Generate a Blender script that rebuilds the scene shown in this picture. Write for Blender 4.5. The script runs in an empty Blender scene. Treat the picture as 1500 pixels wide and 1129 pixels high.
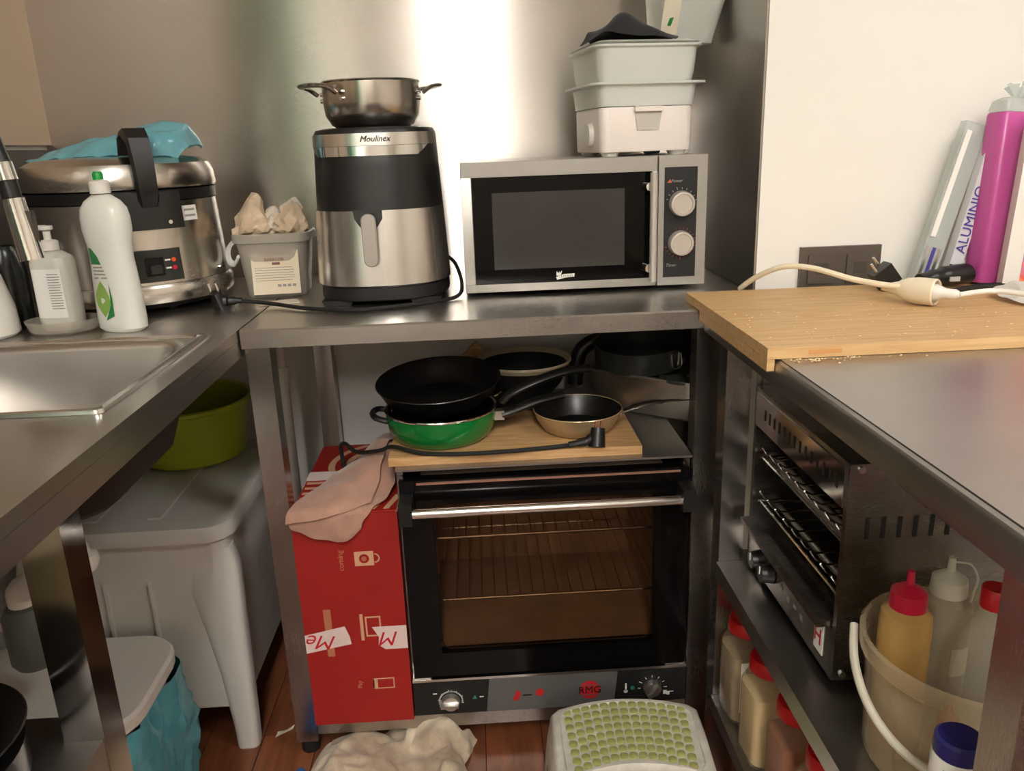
import bpy, bmesh, math, random
from mathutils import Vector, Matrix, noise

scene = bpy.context.scene
COL = scene.collection
random.seed(7)
R = math.radians
PI = math.pi

# ------------------------------------------------------------------ camera, world, exposure
cam_d = bpy.data.cameras.new('camera')
cam = bpy.data.objects.new('camera', cam_d)
COL.objects.link(cam)
cam_d.sensor_fit = 'HORIZONTAL'
cam_d.sensor_width = 36.0
cam_d.lens = 1175.0 / 1500.0 * 36.0
cam_d.clip_start = 0.02
cam.matrix_world = Matrix(((0.99818086, 0.04787217, -0.03665003, 0.0),
                           (-0.04886328, 0.28625741, -0.95690599, 0.0),
                           (-0.03531783, 0.95695609, 0.28807586, 1.18),
                           (0, 0, 0, 1)))
scene.camera = cam

world = bpy.data.worlds.new('world')
scene.world = world
world.use_nodes = True
world.node_tree.nodes['Background'].inputs[0].default_value = (1.0, 0.93, 0.84, 1)
world.node_tree.nodes['Background'].inputs[1].default_value = 0.05

vs = scene.view_settings
vs.view_transform = 'Standard'
vs.look = 'None'
vs.gamma = 1.0
vs.use_curve_mapping = False
vs.exposure = 1.2

LAMP_FAR = 36.0      # long fluorescent fitting at the rear of the kitchen
LAMP_NEAR = 28.0     # same fitting over the aisle
LAMP_SIDE = 8.5     # square panel on the prep counter side

# ------------------------------------------------------------------ materials
MATS = {}


def srgb(r, g, b):
    f = lambda c: (c / 255 / 12.92) if c / 255 <= 0.04045 else ((c / 255 + 0.055) / 1.055) ** 2.4
    return (f(r), f(g), f(b), 1.0)


def mat(name, col, rough=0.5, metal=0.0, var=0.0, vscale=12.0, bump=0.0, bscale=60.0,
        stretch=(1, 1, 1), spec=0.5, coat=0.0, emit=None, estr=0.0, sheen=0.0, col2=None, sss=0.0):
    if name in MATS:
        return MATS[name]
    m = bpy.data.materials.new(name)
    m.use_nodes = True
    nt = m.node_tree
    N = nt.nodes
    L = nt.links
    p = N['Principled BSDF']
    p.inputs['Base Color'].default_value = col
    p.inputs['Roughness'].default_value = rough
    p.inputs['Metallic'].default_value = metal
    p.inputs['Specular IOR Level'].default_value = spec
    p.inputs['Coat Weight'].default_value = coat
    p.inputs['Sheen Weight'].default_value = sheen
    if sss:
        p.inputs['Subsurface Weight'].default_value = sss
        p.inputs['Subsurface Radius'].default_value = (0.02, 0.02, 0.02)
    if emit:
        p.inputs['Emission Color'].default_value = emit
        p.inputs['Emission Strength'].default_value = estr
    tc = N.new('ShaderNodeTexCoord')
    mp = N.new('ShaderNodeMapping')
    mp.inputs['Scale'].default_value = stretch
    L.new(tc.outputs['Object'], mp.inputs['Vector'])
    if var > 0 or col2:
        nz = N.new('ShaderNodeTexNoise')
        nz.inputs['Scale'].default_value = vscale
        nz.inputs['Detail'].default_value = 5
        nz.inputs['Roughness'].default_value = 0.6
        L.new(mp.outputs[0], nz.inputs['Vector'])
        ramp = N.new('ShaderNodeValToRGB')
        ramp.color_ramp.elements[0].position = 0.3
        ramp.color_ramp.elements[1].position = 0.7
        c2 = col2 if col2 else tuple(max(0, c * (1 - var)) for c in col[:3]) + (1,)
        ramp.color_ramp.elements[0].color = c2
        ramp.color_ramp.elements[1].color = col
        L.new(nz.outputs['Fac'], ramp.inputs['Fac'])
        L.new(ramp.outputs['Color'], p.inputs['Base Color'])
    if bump > 0:
        nb = N.new('ShaderNodeTexNoise')
        nb.inputs['Scale'].default_value = bscale
        nb.inputs['Detail'].default_value = 4
        L.new(mp.outputs[0], nb.inputs['Vector'])
        b = N.new('ShaderNodeBump')
        b.inputs['Strength'].default_value = bump
        b.inputs['Distance'].default_value = 0.003
        L.new(nb.outputs['Fac'], b.inputs['Height'])
        L.new(b.outputs['Normal'], p.inputs['Normal'])
    MATS[name] = m
    return m


def steel(name, col, rough=0.28, grain=(1, 1, 1), aniso=0.0, taxis=None, smudge=0.25, sscale=5.0, bump=0.04, metal=1.0):
    """brushed stainless: fine stretched grain in roughness and bump, larger smudges"""
    m = bpy.data.materials.new(name)
    m.use_nodes = True
    nt = m.node_tree
    N = nt.nodes
    L = nt.links
    p = N['Principled BSDF']
    p.inputs['Metallic'].default_value = metal
    tc = N.new('ShaderNodeTexCoord')
    mp = N.new('ShaderNodeMapping')
    mp.inputs['Scale'].default_value = grain
    L.new(tc.outputs['Object'], mp.inputs['Vector'])
    g = N.new('ShaderNodeTexNoise')
    g.inputs['Scale'].default_value = 30
    g.inputs['Detail'].default_value = 3
    L.new(mp.outputs[0], g.inputs['Vector'])
    s = N.new('ShaderNodeTexNoise')
    s.inputs['Scale'].default_value = sscale
    s.inputs['Detail'].default_value = 4
    L.new(tc.outputs['Object'], s.inputs['Vector'])
    # roughness = base + grain + smudges
    a = N.new('ShaderNodeMath')
    a.operation = 'MULTIPLY_ADD'
    a.inputs[1].default_value = 0.16 * (rough / 0.28)
    a.inputs[2].default_value = rough - 0.08 * (rough / 0.28)
    L.new(g.outputs['Fac'], a.inputs[0])
    b = N.new('ShaderNodeMath')
    b.operation = 'MULTIPLY_ADD'
    b.inputs[1].default_value = smudge * 0.5
    L.new(s.outputs['Fac'], b.inputs[0])
    c = N.new('ShaderNodeMath')
    c.operation = 'SUBTRACT'
    c.inputs[1].default_value = smudge * 0.25
    L.new(a.outputs[0], b.inputs[2])
    L.new(b.outputs[0], c.inputs[0])
    L.new(c.outputs[0], p.inputs['Roughness'])
    ramp = N.new('ShaderNodeValToRGB')
    ramp.color_ramp.elements[0].position = 0.25
    ramp.color_ramp.elements[1].position = 0.75
    ramp.color_ramp.elements[0].color = tuple(x * (1 - smudge * 0.7) for x in col[:3]) + (1,)
    ramp.color_ramp.elements[1].color = col
    L.new(s.outputs['Fac'], ramp.inputs['Fac'])
    L.new(ramp.outputs[0], p.inputs['Base Color'])
    bp = N.new('ShaderNodeBump')
    bp.inputs['Strength'].default_value = bump
    bp.inputs['Distance'].default_value = 0.001
    L.new(g.outputs['Fac'], bp.inputs['Height'])
    L.new(bp.outputs[0], p.inputs['Normal'])
    if aniso > 0:
        p.inputs['Anisotropic'].default_value = aniso
        t = N.new('ShaderNodeTangent')
        t.direction_type = 'RADIAL'
        t.axis = taxis
        L.new(t.outputs[0], p.inputs['Tangent'])
    return m


def clear(name, col, amount=0.8, rough=0.1, gloss=0.5, body=None):
    """thin clear or milky plastic / glass: transparent mixed with a glossy or diffuse skin"""
    m = bpy.data.materials.new(name)
    m.use_nodes = True
    nt = m.node_tree
    N = nt.nodes
    L = nt.links
    p = N['Principled BSDF']
    p.inputs['Base Color'].default_value = body or col
    p.inputs['Roughness'].default_value = rough
    p.inputs['Specular IOR Level'].default_value = gloss
    t = N.new('ShaderNodeBsdfTransparent')
    t.inputs[0].default_value = col
    lw = N.new('ShaderNodeLayerWeight')
    lw.inputs['Blend'].default_value = 0.25
    mr = N.new('ShaderNodeMapRange')
    mr.inputs['To Min'].default_value = 1 - amount
    mr.inputs['To Max'].default_value = min(1.0, 1 - amount + 0.35)
    L.new(lw.outputs['Facing'], mr.inputs['Value'])
    mx = N.new('ShaderNodeMixShader')
    L.new(mr.outputs[0], mx.inputs[0])
    L.new(t.outputs[0], mx.inputs[1])
    L.new(p.outputs[0], mx.inputs[2])
    L.new(mx.outputs[0], N['Material Output'].inputs['Surface'])
    return m


def wood(name, c1, c2, grain=(2, 30, 30), rough=0.55, planks=0.0):
    m = bpy.data.materials.new(name)
    m.use_nodes = True
    nt = m.node_tree
    N = nt.nodes
    L = nt.links
    p = N['Principled BSDF']
    p.inputs['Roughness'].default_value = rough
    tc = N.new('ShaderNodeTexCoord')
    mp = N.new('ShaderNodeMapping')
    mp.inputs['Scale'].default_value = grain
    L.new(tc.outputs['Object'], mp.inputs['Vector'])
    nz = N.new('ShaderNodeTexNoise')
    nz.inputs['Scale'].default_value = 3.0
    nz.inputs['Detail'].default_value = 8
    nz.inputs['Distortion'].default_value = 0.6
    L.new(mp.outputs[0], nz.inputs['Vector'])
    ramp = N.new('ShaderNodeValToRGB')
    ramp.color_ramp.elements[0].position = 0.3
    ramp.color_ramp.elements[1].position = 0.68
    ramp.color_ramp.elements[0].color = c2
    ramp.color_ramp.elements[1].color = c1
    L.new(nz.outputs['Fac'], ramp.inputs[0])
    L.new(ramp.outputs[0], p.inputs['Base Color'])
    bp = N.new('ShaderNodeBump')
    bp.inputs['Strength'].default_value = 0.1
    bp.inputs['Distance'].default_value = 0.001
    L.new(nz.outputs['Fac'], bp.inputs['Height'])
    L.new(bp.outputs[0], p.inputs['Normal'])
    return m


ST_WALL = steel('steel_wall', (0.68, 0.64, 0.59, 1), 0.30, (6, 6, 220), 0.97, 'X', 0.10, 2.5, 0.008)
ST_WALL_SIDE = steel('steel_wall_side', (0.50, 0.47, 0.44, 1), 0.30, (6, 6, 220), 0.5, 'Y', 0.12, 2.5, 0.015)  # same steel as the back wall, its dark reflection put into the base colour
ST_TOP = steel('steel_top', (0.58, 0.55, 0.51, 1), 0.32, (120, 4, 120), 0, None, 0.3, 5, 0.03)
ST_PREP = steel('steel_prep', (0.44, 0.42, 0.40, 1), 0.34, (120, 4, 120), 0, None, 0.3, 5, 0.03)
ST_TOPX = steel('steel_top_x', (0.60, 0.57, 0.53, 1), 0.30, (4, 120, 120), 0, None, 0.3, 5, 0.03)
ST_LEG = steel('steel_leg', (0.52, 0.49, 0.46, 1), 0.24, (90, 90, 3), 0, None, 0.3, 7, 0.02)
ST_MIRROR = steel('steel_mirror', (0.60, 0.57, 0.54, 1), 0.14, (90, 90, 3), 0, None, 0.25, 9, 0.01)
ST_FINE = steel('steel_fine', (0.70, 0.68, 0.65, 1), 0.24, (3, 3, 160), 0, None, 0.1, 8, 0.02)
ST_COOK = steel('steel_cooker', (0.62, 0.58, 0.53, 1), 0.24, (3, 3, 160), 0, None, 0.2, 8, 0.02)
ST_POT = steel('steel_pot', (0.60, 0.56, 0.51, 1), 0.22, (3, 3, 120), 0, None, 0.3, 20, 0.02)
ST_DARK = steel('steel_dark', (0.34, 0.32, 0.30, 1), 0.26, (3, 120, 120), 0, None, 0.3, 8, 0.02)
ST_TRAY = steel('steel_tray', (0.66, 0.63, 0.58, 1), 0.36, (3, 3, 120), 0, None, 0.3, 12, 0.02)
CHROME = mat('chrome', (0.78, 0.77, 0.75, 1), 0.12, 1.0)
ALU = mat('aluminium', (0.74, 0.72, 0.69, 1), 0.3, 1.0)
ALU_PAINT = mat('silver_paint', srgb(172, 168, 162), 0.38, 0.55, var=0.05, vscale=60)
BLACK = mat('black_plastic', srgb(24, 23, 22), 0.38, var=0.2, vscale=30)
BLACKM = mat('black_matt', srgb(20, 19, 18), 0.6, var=0.2, vscale=30)
BLACKG = mat('black_gloss', srgb(10, 9, 9), 0.10, spec=0.18)
NONSTICK = mat('non_stick', srgb(22, 20, 19), 0.32, var=0.3, vscale=25, bump=0.05, bscale=300)
PLASTER = mat('white_plaster', srgb(232, 229, 222), 0.7, var=0.03, vscale=4, bump=0.05, bscale=120)
CREAM = mat('cream_wall', srgb(206, 196, 182), 0.7, var=0.05, vscale=3)
BEIGE = mat('beige_panel', srgb(206, 182, 154), 0.42, var=0.06, vscale=5)
DARKWALL = mat('dark_wall', srgb(92, 84, 76), 0.5, var=0.2, vscale=6)
GREENP = mat('green_paint', srgb(140, 205, 165), 0.5, var=0.1)
CEIL = mat('ceiling_white', srgb(225, 222, 214), 0.8, var=0.02)
WHITEP = mat('white_plastic', srgb(226, 222, 214), 0.35, var=0.03, vscale=20)
WHITEP2 = mat('white_plastic_grimy', srgb(214, 208, 196), 0.45, var=0.25, vscale=45, bump=0.05)
GREYP = mat('light_grey_plastic', srgb(208, 205, 198), 0.42, var=0.08, vscale=6)
CREAMP = mat('cream_plastic', srgb(228, 214, 186), 0.4, var=0.04, vscale=30)
LIME = mat('lime_plastic', srgb(172, 188, 46), 0.35, var=0.12, vscale=8)
BAMBOO = wood('bamboo', srgb(208, 172, 122), srgb(186, 146, 98), (3, 40, 40))
PINE = wood('light_wood', srgb(204, 166, 116), srgb(176, 130, 84), (4, 40, 40))
FLOORM = wood('floor_laminate', srgb(134, 78, 48), srgb(96, 52, 32), (12, 2, 12), 0.4)
RED_CARD = mat('red_card', srgb(158, 24, 19), 0.55, var=0.12, vscale=5)
RED_CARD2 = mat('red_card_flap', srgb(146, 20, 17), 0.55, var=0.12, vscale=6)
TAN_PRINT = mat('tan_print', srgb(206, 158, 124), 0.6, var=0.05)
CARD_EDGE = mat('raw_card', srgb(196, 158, 116), 0.8)
TAPE = mat('white_tape', srgb(222, 200, 194), 0.25, var=0.05)
RED_INK = mat('red_ink', srgb(190, 34, 40), 0.5)
GREEN_EN = mat('green_enamel', srgb(10, 118, 50), 0.2, var=0.15, vscale=10, coat=0.4)
GOLD = mat('gold_enamel', srgb(198, 174, 134), 0.28, 0.4, var=0.3, vscale=18)
PINK_CLOTH = mat('pink_cloth', srgb(186, 142, 122), 0.9, var=0.22, vscale=26, bump=0.4, bscale=420, sheen=0.3)
DIRTY_CLOTH = mat('dirty_cloth', srgb(214, 200, 176), 0.9, col2=srgb(150, 122, 94), vscale=9, bump=0.4, bscale=300, sheen=0.2)
BLACK_CLOTH = mat('black_cloth', srgb(30, 30, 32), 0.9, bump=0.4, bscale=300, sheen=0.2)
BLUE_CLOTH = mat('blue_cloth', srgb(36, 84, 150), 0.8, var=0.2)
BLUE_BAG = mat('blue_bag', srgb(96, 180, 196), 0.16, var=0.3, vscale=12, spec=0.8, bump=1.0, bscale=22)
RED_LID = mat('red_lid', srgb(184, 18, 24), 0.35, var=0.08)
CRIMSON = mat('crimson_cap', srgb(196, 22, 58), 0.35, var=0.08)
BLUE_CAP = mat('navy_cap', srgb(38, 36, 104), 0.35, var=0.1)
DARK_SINK = mat('sound_coat', srgb(44, 34, 30), 0.7, var=0.3, vscale=30, bump=0.3, bscale=120)
SOCKETM = mat('socket_bronze', srgb(98, 90, 82), 0.35, 0.3, var=0.1)
GLASS_DOOR = clear('oven_glass', (0.78, 0.69, 0.61, 1), 0.94, 0.05, 0.5, (0.012, 0.008, 0.006, 1))
OVEN_IN = mat('oven_cavity', srgb(196, 172, 148), 0.5, 0.15, var=0.35, vscale=8)
MILKY = clear('milky_plastic', (0.95, 0.95, 0.93, 1), 0.34, 0.3, 0.4, srgb(238, 240, 233))
MILKY2 = clear('milky_tub', (0.88, 0.87, 0.84, 1), 0.55, 0.3, 0.4, srgb(206, 198, 186))
CLEARP = clear('clear_plastic', (0.93, 0.91, 0.87, 1), 0.75, 0.12, 0.6, srgb(206, 200, 188))
CLEARJ = clear('clear_jar', (0.95, 0.93, 0.89, 1), 0.86, 0.1, 0.6, srgb(190, 175, 150))
PAPER_TAN = mat('tan_paper', srgb(226, 202, 172), 0.85, var=0.3, vscale=30, bump=0.3, bscale=90)
PAPER_PALE = mat('pale_paper', srgb(232, 220, 202), 0.85, var=0.2, vscale=30, bump=0.3, bscale=90)
LABELM = mat('paper_label', srgb(230, 216, 190), 0.6, var=0.03)
WHITE_LABEL = mat('white_label', srgb(236, 234, 228), 0.5)
INK = mat('dark_ink', srgb(70, 62, 54), 0.6)
INK_BLACK = mat('black_ink', srgb(18, 17, 17), 0.5)
INK_BROWN = mat('brown_ink', srgb(126, 84, 68), 0.6)
INK_GREY = mat('grey_ink', srgb(150, 146, 140), 0.6)
INK_WHITE = mat('white_ink', srgb(226, 224, 218), 0.5)
INK_PURPLE = mat('purple_ink', srgb(74, 62, 150), 0.5)
LEAF1 = mat('leaf_light', srgb(140, 176, 84), 0.4)
LEAF2 = mat('leaf_dark', srgb(36, 122, 62), 0.4)
GREEN_TIP = mat('green_tip', srgb(20, 150, 60), 0.35)
PANEL_GREY = mat('panel_grey', srgb(92, 90, 88), 0.4)
LED_O = mat('lamp_orange', srgb(226, 84, 30), 0.3)
LED_R = mat('lamp_red', srgb(196, 30, 60), 0.3)
TEAL = mat('teal_mark', srgb(40, 120, 104), 0.4)
MAGENTA = mat('magenta_pack', srgb(196, 84, 156), 0.3, var=0.12, vscale=8)
SAUCE_Y = mat('mustard_bottle', srgb(192, 152, 90), 0.4, var=0.15, vscale=14, sss=0.1)
SAUCE_W = mat('pale_bottle', srgb(178, 162, 132), 0.4, var=0.1, vscale=14)
SALT = mat('garlic_powder', srgb(220, 196, 150), 0.8, var=0.12, vscale=40)
PAPRIKA = mat('paprika_powder', srgb(150, 66, 34), 0.8, var=0.2, vscale=40)
HERB = mat('grey_spice', srgb(150, 130, 100), 0.8, var=0.25, vscale=50)
DOTG = mat('grip_dot', srgb(172, 172, 104), 0.6, var=0.25, vscale=60)
PIPE_G = mat('grey_pipe', srgb(92, 98, 92), 0.5, var=0.1)
PLATE_C = mat('cream_ceramic', srgb(226, 206, 158), 0.2, var=0.04, vscale=20)
LAMP_M = mat('lamp_glow', (1, 1, 1, 1), 0.5, emit=(1.0, 0.955, 0.90, 1), estr=LAMP_FAR)
LAMP_M2 = mat('lamp_glow_near', (1, 1, 1, 1), 0.5, emit=(1.0, 0.955, 0.90, 1), estr=LAMP_NEAR)
LAMP_M3 = mat('lamp_glow_side', (1, 1, 1, 1), 0.5, emit=(1.0, 0.97, 0.94, 1), estr=LAMP_SIDE)
SCREEN = mat('mw_screen', srgb(52, 50, 47), 0.25, var=0.25, vscale=9, bump=0.1, bscale=900)

# ------------------------------------------------------------------ object helpers
WORLDLOC = {}


def tag(o, label=None, cat=None, group=None, kind=None):
    if label:
        o['label'] = label
    if cat:
        o['category'] = cat
    if group:
        o['group'] = group
    if kind:
        o['kind'] = kind
    return o


def thing(name, label, cat, loc=(0, 0, 0), rz=0.0, group=None, rot=None):
    o = bpy.data.objects.new(name, None)
    o.empty_display_size = 0.02
    COL.objects.link(o)
    o.location = loc
    o.rotation_euler = rot if rot else (0, 0, rz)
    return tag(o, label, cat, group)


def link(name, me, m, parent=None):
    o = bpy.data.objects.new(name, me)
    COL.objects.link(o)
    if m and not me.materials:
        me.materials.append(m)
    if parent:
        o.parent = parent
    return o


def fin(bm, name, m, parent=None, bevel=0.0, seg=2, smooth=True, ang=35, loc=None, rot=None):
    if bevel > 0:
        ed = [e for e in bm.edges if len(e.link_faces) == 2 and e.calc_face_angle(0) > R(25)]
        bmesh.ops.bevel(bm, geom=ed, offset=bevel, segments=seg, profile=0.5, affect='EDGES', clamp_overlap=True)
    bmesh.ops.recalc_face_normals(bm, faces=bm.faces)
    me = bpy.data.meshes.new(name)
    bm.to_mesh(me)
    bm.free()
    if smooth:
        me.polygons.foreach_set('use_smooth', [True] * len(me.polygons))
        me.set_sharp_from_angle(angle=R(ang))
    o = link(name, me, m, parent)
    if loc:
        o.location = loc
    if rot:
        o.rotation_euler = rot
    return o


def B():
    return bmesh.new()


def box(bm, x0, x1, y0, y1, z0, z1, taper=None, M=None):
    """box, optionally with top inset taper=(tx,ty); M = transform"""
    tx, ty = taper or (0, 0)
    v = [bm.verts.new(p) for p in ((x0, y0, z0), (x1, y0, z0), (x1, y1, z0), (x0, y1, z0),
                                   (x0 + tx, y0 + ty, z1), (x1 - tx, y0 + ty, z1), (x1 - tx, y1 - ty, z1), (x0 + tx, y1 - ty, z1))]
    for f in ((0, 3, 2, 1), (4, 5, 6, 7), (0, 1, 5, 4), (1, 2, 6, 5), (2, 3, 7, 6), (3, 0, 4, 7)):
        bm.faces.new([v[i] for i in f])
    if M:
        for q in v:
            q.co = M @ q.co
    return v


def lathe(bm, prof, c=(0, 0, 0), n=40, sx=1.0, sy=1.0, close=True, M=None, power=2.0):
    """revolve [(r,z),...]; r==0 gives a pole; power>2 squares the section"""
    rings = []
    allv = []
    for r, z in prof:
        if r <= 1e-6:
            v = bm.verts.new((c[0], c[1], c[2] + z))
            rings.append([v])
            allv.append(v)
        else:
            ring = []
            for i in range(n):
                a = 2 * PI * i / n
                ca, sa = math.cos(a), math.sin(a)
                if power != 2.0:
                    k = (abs(ca) ** power + abs(sa) ** power) ** (-1.0 / power)
                else:
                    k = 1.0
                v = bm.verts.new((c[0] + r * k * ca * sx, c[1] + r * k * sa * sy, c[2] + z))
                ring.append(v)
                allv.append(v)
            rings.append(ring)
    for a, b in zip(rings[:-1], rings[1:]):
        if len(a) == 1 and len(b) == 1:
            continue
        if len(a) == 1:
            for i in range(n):
                bm.faces.new((a[0], b[i], b[(i + 1) % n]))
        elif len(b) == 1:
            for i in range(n):
                bm.faces.new((a[i], a[(i + 1) % n], b[0]))
        else:
            for i in range(n):
                bm.faces.new((a[i], a[(i + 1) % n], b[(i + 1) % n], b[i]))
    if close:
        if len(rings[0]) > 1:
            bm.faces.new(rings[0][::-1])
        if len(rings[-1]) > 1:
            bm.faces.new(rings[-1])
    if M:
        for q in allv:
            q.co = M @ q.co
    return allv


def smooth_path(pts, k=6):
    """Catmull-Rom through the points"""
    P = [Vector(p) for p in pts]
    out = []
    for i in range(len(P) - 1):
        p0 = P[max(i - 1, 0)]
        p1 = P[i]
        p2 = P[i + 1]
        p3 = P[min(i + 2, len(P) - 1)]
        for j in range(k):
            t = j / k
            out.append(0.5 * ((2 * p1) + (-p0 + p2) * t + (2 * p0 - 5 * p1 + 4 * p2 - p3) * t * t + (-p0 + 3 * p1 - 3 * p2 + p3) * t ** 3))
    out.append(P[-1])
    return out


def tube(bm, path, r, n=8, smooth=0, flat=None):
    """sweep a circle (or ellipse flat=(a,b)) along a path; r may be a list"""
    P = smooth_path(path, smooth) if smooth else [Vector(p) for p in path]
    rings = []
    up = Vector((0, 0, 1))
    prev = None
    for i, p in enumerate(P):
        d = (P[min(i + 1, len(P) - 1)] - P[max(i - 1, 0)]).normalized()
        if prev is None:
            s = d.cross(up)
            if s.length < 1e-3:
                s = d.cross(Vector((0, 1, 0)))
            s.normalize()
        else:
            s = (prev - d * prev.dot(d)).normalized()
        prev = s
        u = s.cross(d)
        rr = r[min(int(i * len(r) / len(P)), len(r) - 1)] if isinstance(r, (list, tuple)) else r
        a, b = (rr * flat[0], rr * flat[1]) if flat else (rr, rr)
        rings.append([bm.verts.new(p + s * a * math.cos(2 * PI * k / n) + u * b * math.sin(2 * PI * k / n)) for k in range(n)])
    for a, b in zip(rings[:-1], rings[1:]):
        for k in range(n):
            bm.faces.new((a[k], a[(k + 1) % n], b[(k + 1) % n], b[k]))
    bm.faces.new(rings[0][::-1])
    bm.faces.new(rings[-1])
    return rings


def cyl(bm, p0, p1, r, n=16, r2=None):
    p0, p1 = Vector(p0), Vector(p1)
    d = (p1 - p0)
    q = d.to_track_quat('Z', 'Y').to_matrix().to_4x4()
    M = Matrix.Translation(p0) @ q
    lathe(bm, [(r, 0), (r2 if r2 is not None else r, d.length)], n=n, M=M)


def rrect(w, d, rad, n=5):
    """rounded rectangle outline, ccw, centred"""
    pts = []
    for cx, cy, a0 in ((w / 2 - rad, d / 2 - rad, 0), (-w / 2 + rad, d / 2 - rad, 90), (-w / 2 + rad, -d / 2 + rad, 180), (w / 2 - rad, -d / 2 + rad, 270)):
        for i in range(n + 1):
            a = R(a0 + 90 * i / n)
            pts.append((cx + rad * math.cos(a), cy + rad * math.sin(a)))
    return pts


def loft(bm, rings, cap0=True, cap1=True, closed=False):
    """rings: list of lists of 3D points with equal counts"""
    V = [[bm.verts.new(p) for p in r] for r in rings]
    n = len(V[0])
    for a, b in zip(V[:-1], V[1:]):
        for k in range(n):
            bm.faces.new((a[k], a[(k + 1) % n], b[(k + 1) % n], b[k]))
    if closed:
        for k in range(n):
            bm.faces.new((V[-1][k], V[-1][(k + 1) % n], V[0][(k + 1) % n], V[0][k]))
    else:
        if cap0:
            bm.faces.new(V[0][::-1])
        if cap1:
            bm.faces.new(V[-1])
    return V


def rloft(bm, levels, cap0=True, cap1=True, c=(0, 0), n=5, closed=False):
    """levels: (w, d, rad, z)"""
    return loft(bm, [[(c[0] + x, c[1] + y, z) for x, y in rrect(w, d, min(rad, w / 2 - 1e-4, d / 2 - 1e-4), n)] for w, d, rad, z in levels], cap0, cap1, closed)


def prism(bm, poly, axis, a, b):
    """extrude 2D polygon along axis ('x': (y,z), 'y': (x,z), 'z': (x,y)) from a to b"""
    def P(u, v, t):
        return (t, u, v) if axis == 'x' else ((u, t, v) if axis == 'y' else (u, v, t))
    lo = [bm.verts.new(P(u, v, a)) for u, v in poly]
    hi = [bm.verts.new(P(u, v, b)) for u, v in poly]
    n = len(poly)
    bm.faces.new(lo[::-1])
    bm.faces.new(hi)
    for i in range(n):
        bm.faces.new((lo[i], lo[(i + 1) % n], hi[(i + 1) % n], hi[i]))


def patch(bm, S, a0, a1, z0, z1, na=16, nz=6, o0=0.0005, o1=0.0015):
    """thin closed shell over a surface S(angle, z, offset) -> point; a0/a1 may be functions of z"""
    f0 = a0 if callable(a0) else (lambda z: a0)
    f1 = a1 if callable(a1) else (lambda z: a1)
    lay = []
    for off in (o0, o1):
        g = []
        for j in range(nz + 1):
            z = z0 + (z1 - z0) * j / nz
            g.append([bm.verts.new(S(f0(z) + (f1(z) - f0(z)) * i / na, z, off)) for i in range(na + 1)])
        lay.append(g)
    for li, g in enumerate(lay):
        for j in range(nz):
            for i in range(na):
                q = (g[j][i], g[j][i + 1], g[j + 1][i + 1], g[j + 1][i])
                bm.faces.new(q if li else q[::-1])
    lo, hi = lay
    per = [(0, i) for i in range(na)] + [(j, na) for j in range(nz)] + [(nz, na - i) for i in range(na)] + [(nz - j, 0) for j in range(nz)]
    for k in range(len(per)):
        (j, i), (j2, i2) = per[k], per[(k + 1) % len(per)]
        bm.faces.new((lo[j][i], lo[j2][i2], hi[j2][i2], hi[j][i]))


def polypatch(bm, S, poly, o0=0.0008, o1=0.0016):
    """thin shell from a polygon given in (angle, z)"""
    lo = [bm.verts.new(S(a, z, o0)) for a, z in poly]
    hi = [bm.verts.new(S(a, z, o1)) for a, z in poly]
    n = len(poly)
    bm.faces.new(lo[::-1])
    bm.faces.new(hi)
    for i in range(n):
        bm.faces.new((lo[i], lo[(i + 1) % n], hi[(i + 1) % n], hi[i]))


def grid_cloth(name, ctrl, m, parent=None, k=8, amp=0.004, freq=18.0, thick=0.002, seed=0.0, sub=1):
    """cloth through a grid of control points (Catmull-Rom both ways) with small wrinkles"""
    rows = [smooth_path(r, k) for r in ctrl]
    cols = list(zip(*rows))
    cols = [smooth_path(c, k) for c in cols]
    nu, nv = len(cols), len(cols[0])
    bm = B()
    V = []
    for i in range(nu):
        col = []
        for j in range(nv):
            p = cols[i][j].copy()
            w = noise.noise_vector(Vector((p.x * freq + seed, p.y * freq, p.z * freq)))
            p += w * amp
            col.append(bm.verts.new(p))
        V.append(col)
    for i in range(nu - 1):
        for j in range(nv - 1):
            bm.faces.new((V[i][j], V[i + 1][j], V[i + 1][j + 1], V[i][j + 1]))
    o = fin(bm, name, m, parent, ang=80)
    s = o.modifiers.new('thickness', 'SOLIDIFY')
    s.thickness = thick
    s.offset = 1
    if sub:
        d = o.modifiers.new('smooth', 'SUBSURF')
        d.levels = d.render_levels = sub
    return o


def text(s, size, m, parent, loc, rot=(PI / 2, 0, 0), ext=0.0004, name='lettering', shear=0.0, sx=1.0, align='CENTER', bold=0.0):
    cu = bpy.data.curves.new('tmp', 'FONT')
    cu.body = s
    cu.size = size
    cu.extrude = ext
    cu.shear = shear
    cu.offset = bold
    cu.resolution_u = 3
    cu.align_x = align
    cu.align_y = 'CENTER'
    t = bpy.data.objects.new('tmp', cu)
    COL.objects.link(t)
    dg = bpy.context.evaluated_depsgraph_get()
    me = bpy.data.meshes.new_from_object(t.evaluated_get(dg))
    bpy.data.objects.remove(t)
    bpy.data.curves.remove(cu)
    me.materials.clear()
    o = link(name, me, m, parent)
    o.location = loc
    o.rotation_euler = rot
    o.scale = (sx, 1, 1)
    return o


def lines_print(parent, m, rects, y, name='label_print', t=0.0004):
    """flat printed bars on a face looking along -Y: (x0,x1,z0,z1)"""
    bm = B()
    for x0, x1, z0, z1 in rects:
        box(bm, x0, x1, y - t, y, z0, z1)
    return fin(bm, name, m, parent, smooth=False)


def ring_pts(cx, cz, r, a0, a1, n):
    return [(cx + r * math.cos(a0 + (a1 - a0) * i / n), cz + r * math.sin(a0 + (a1 - a0) * i / n)) for i in range(n + 1)]


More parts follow.
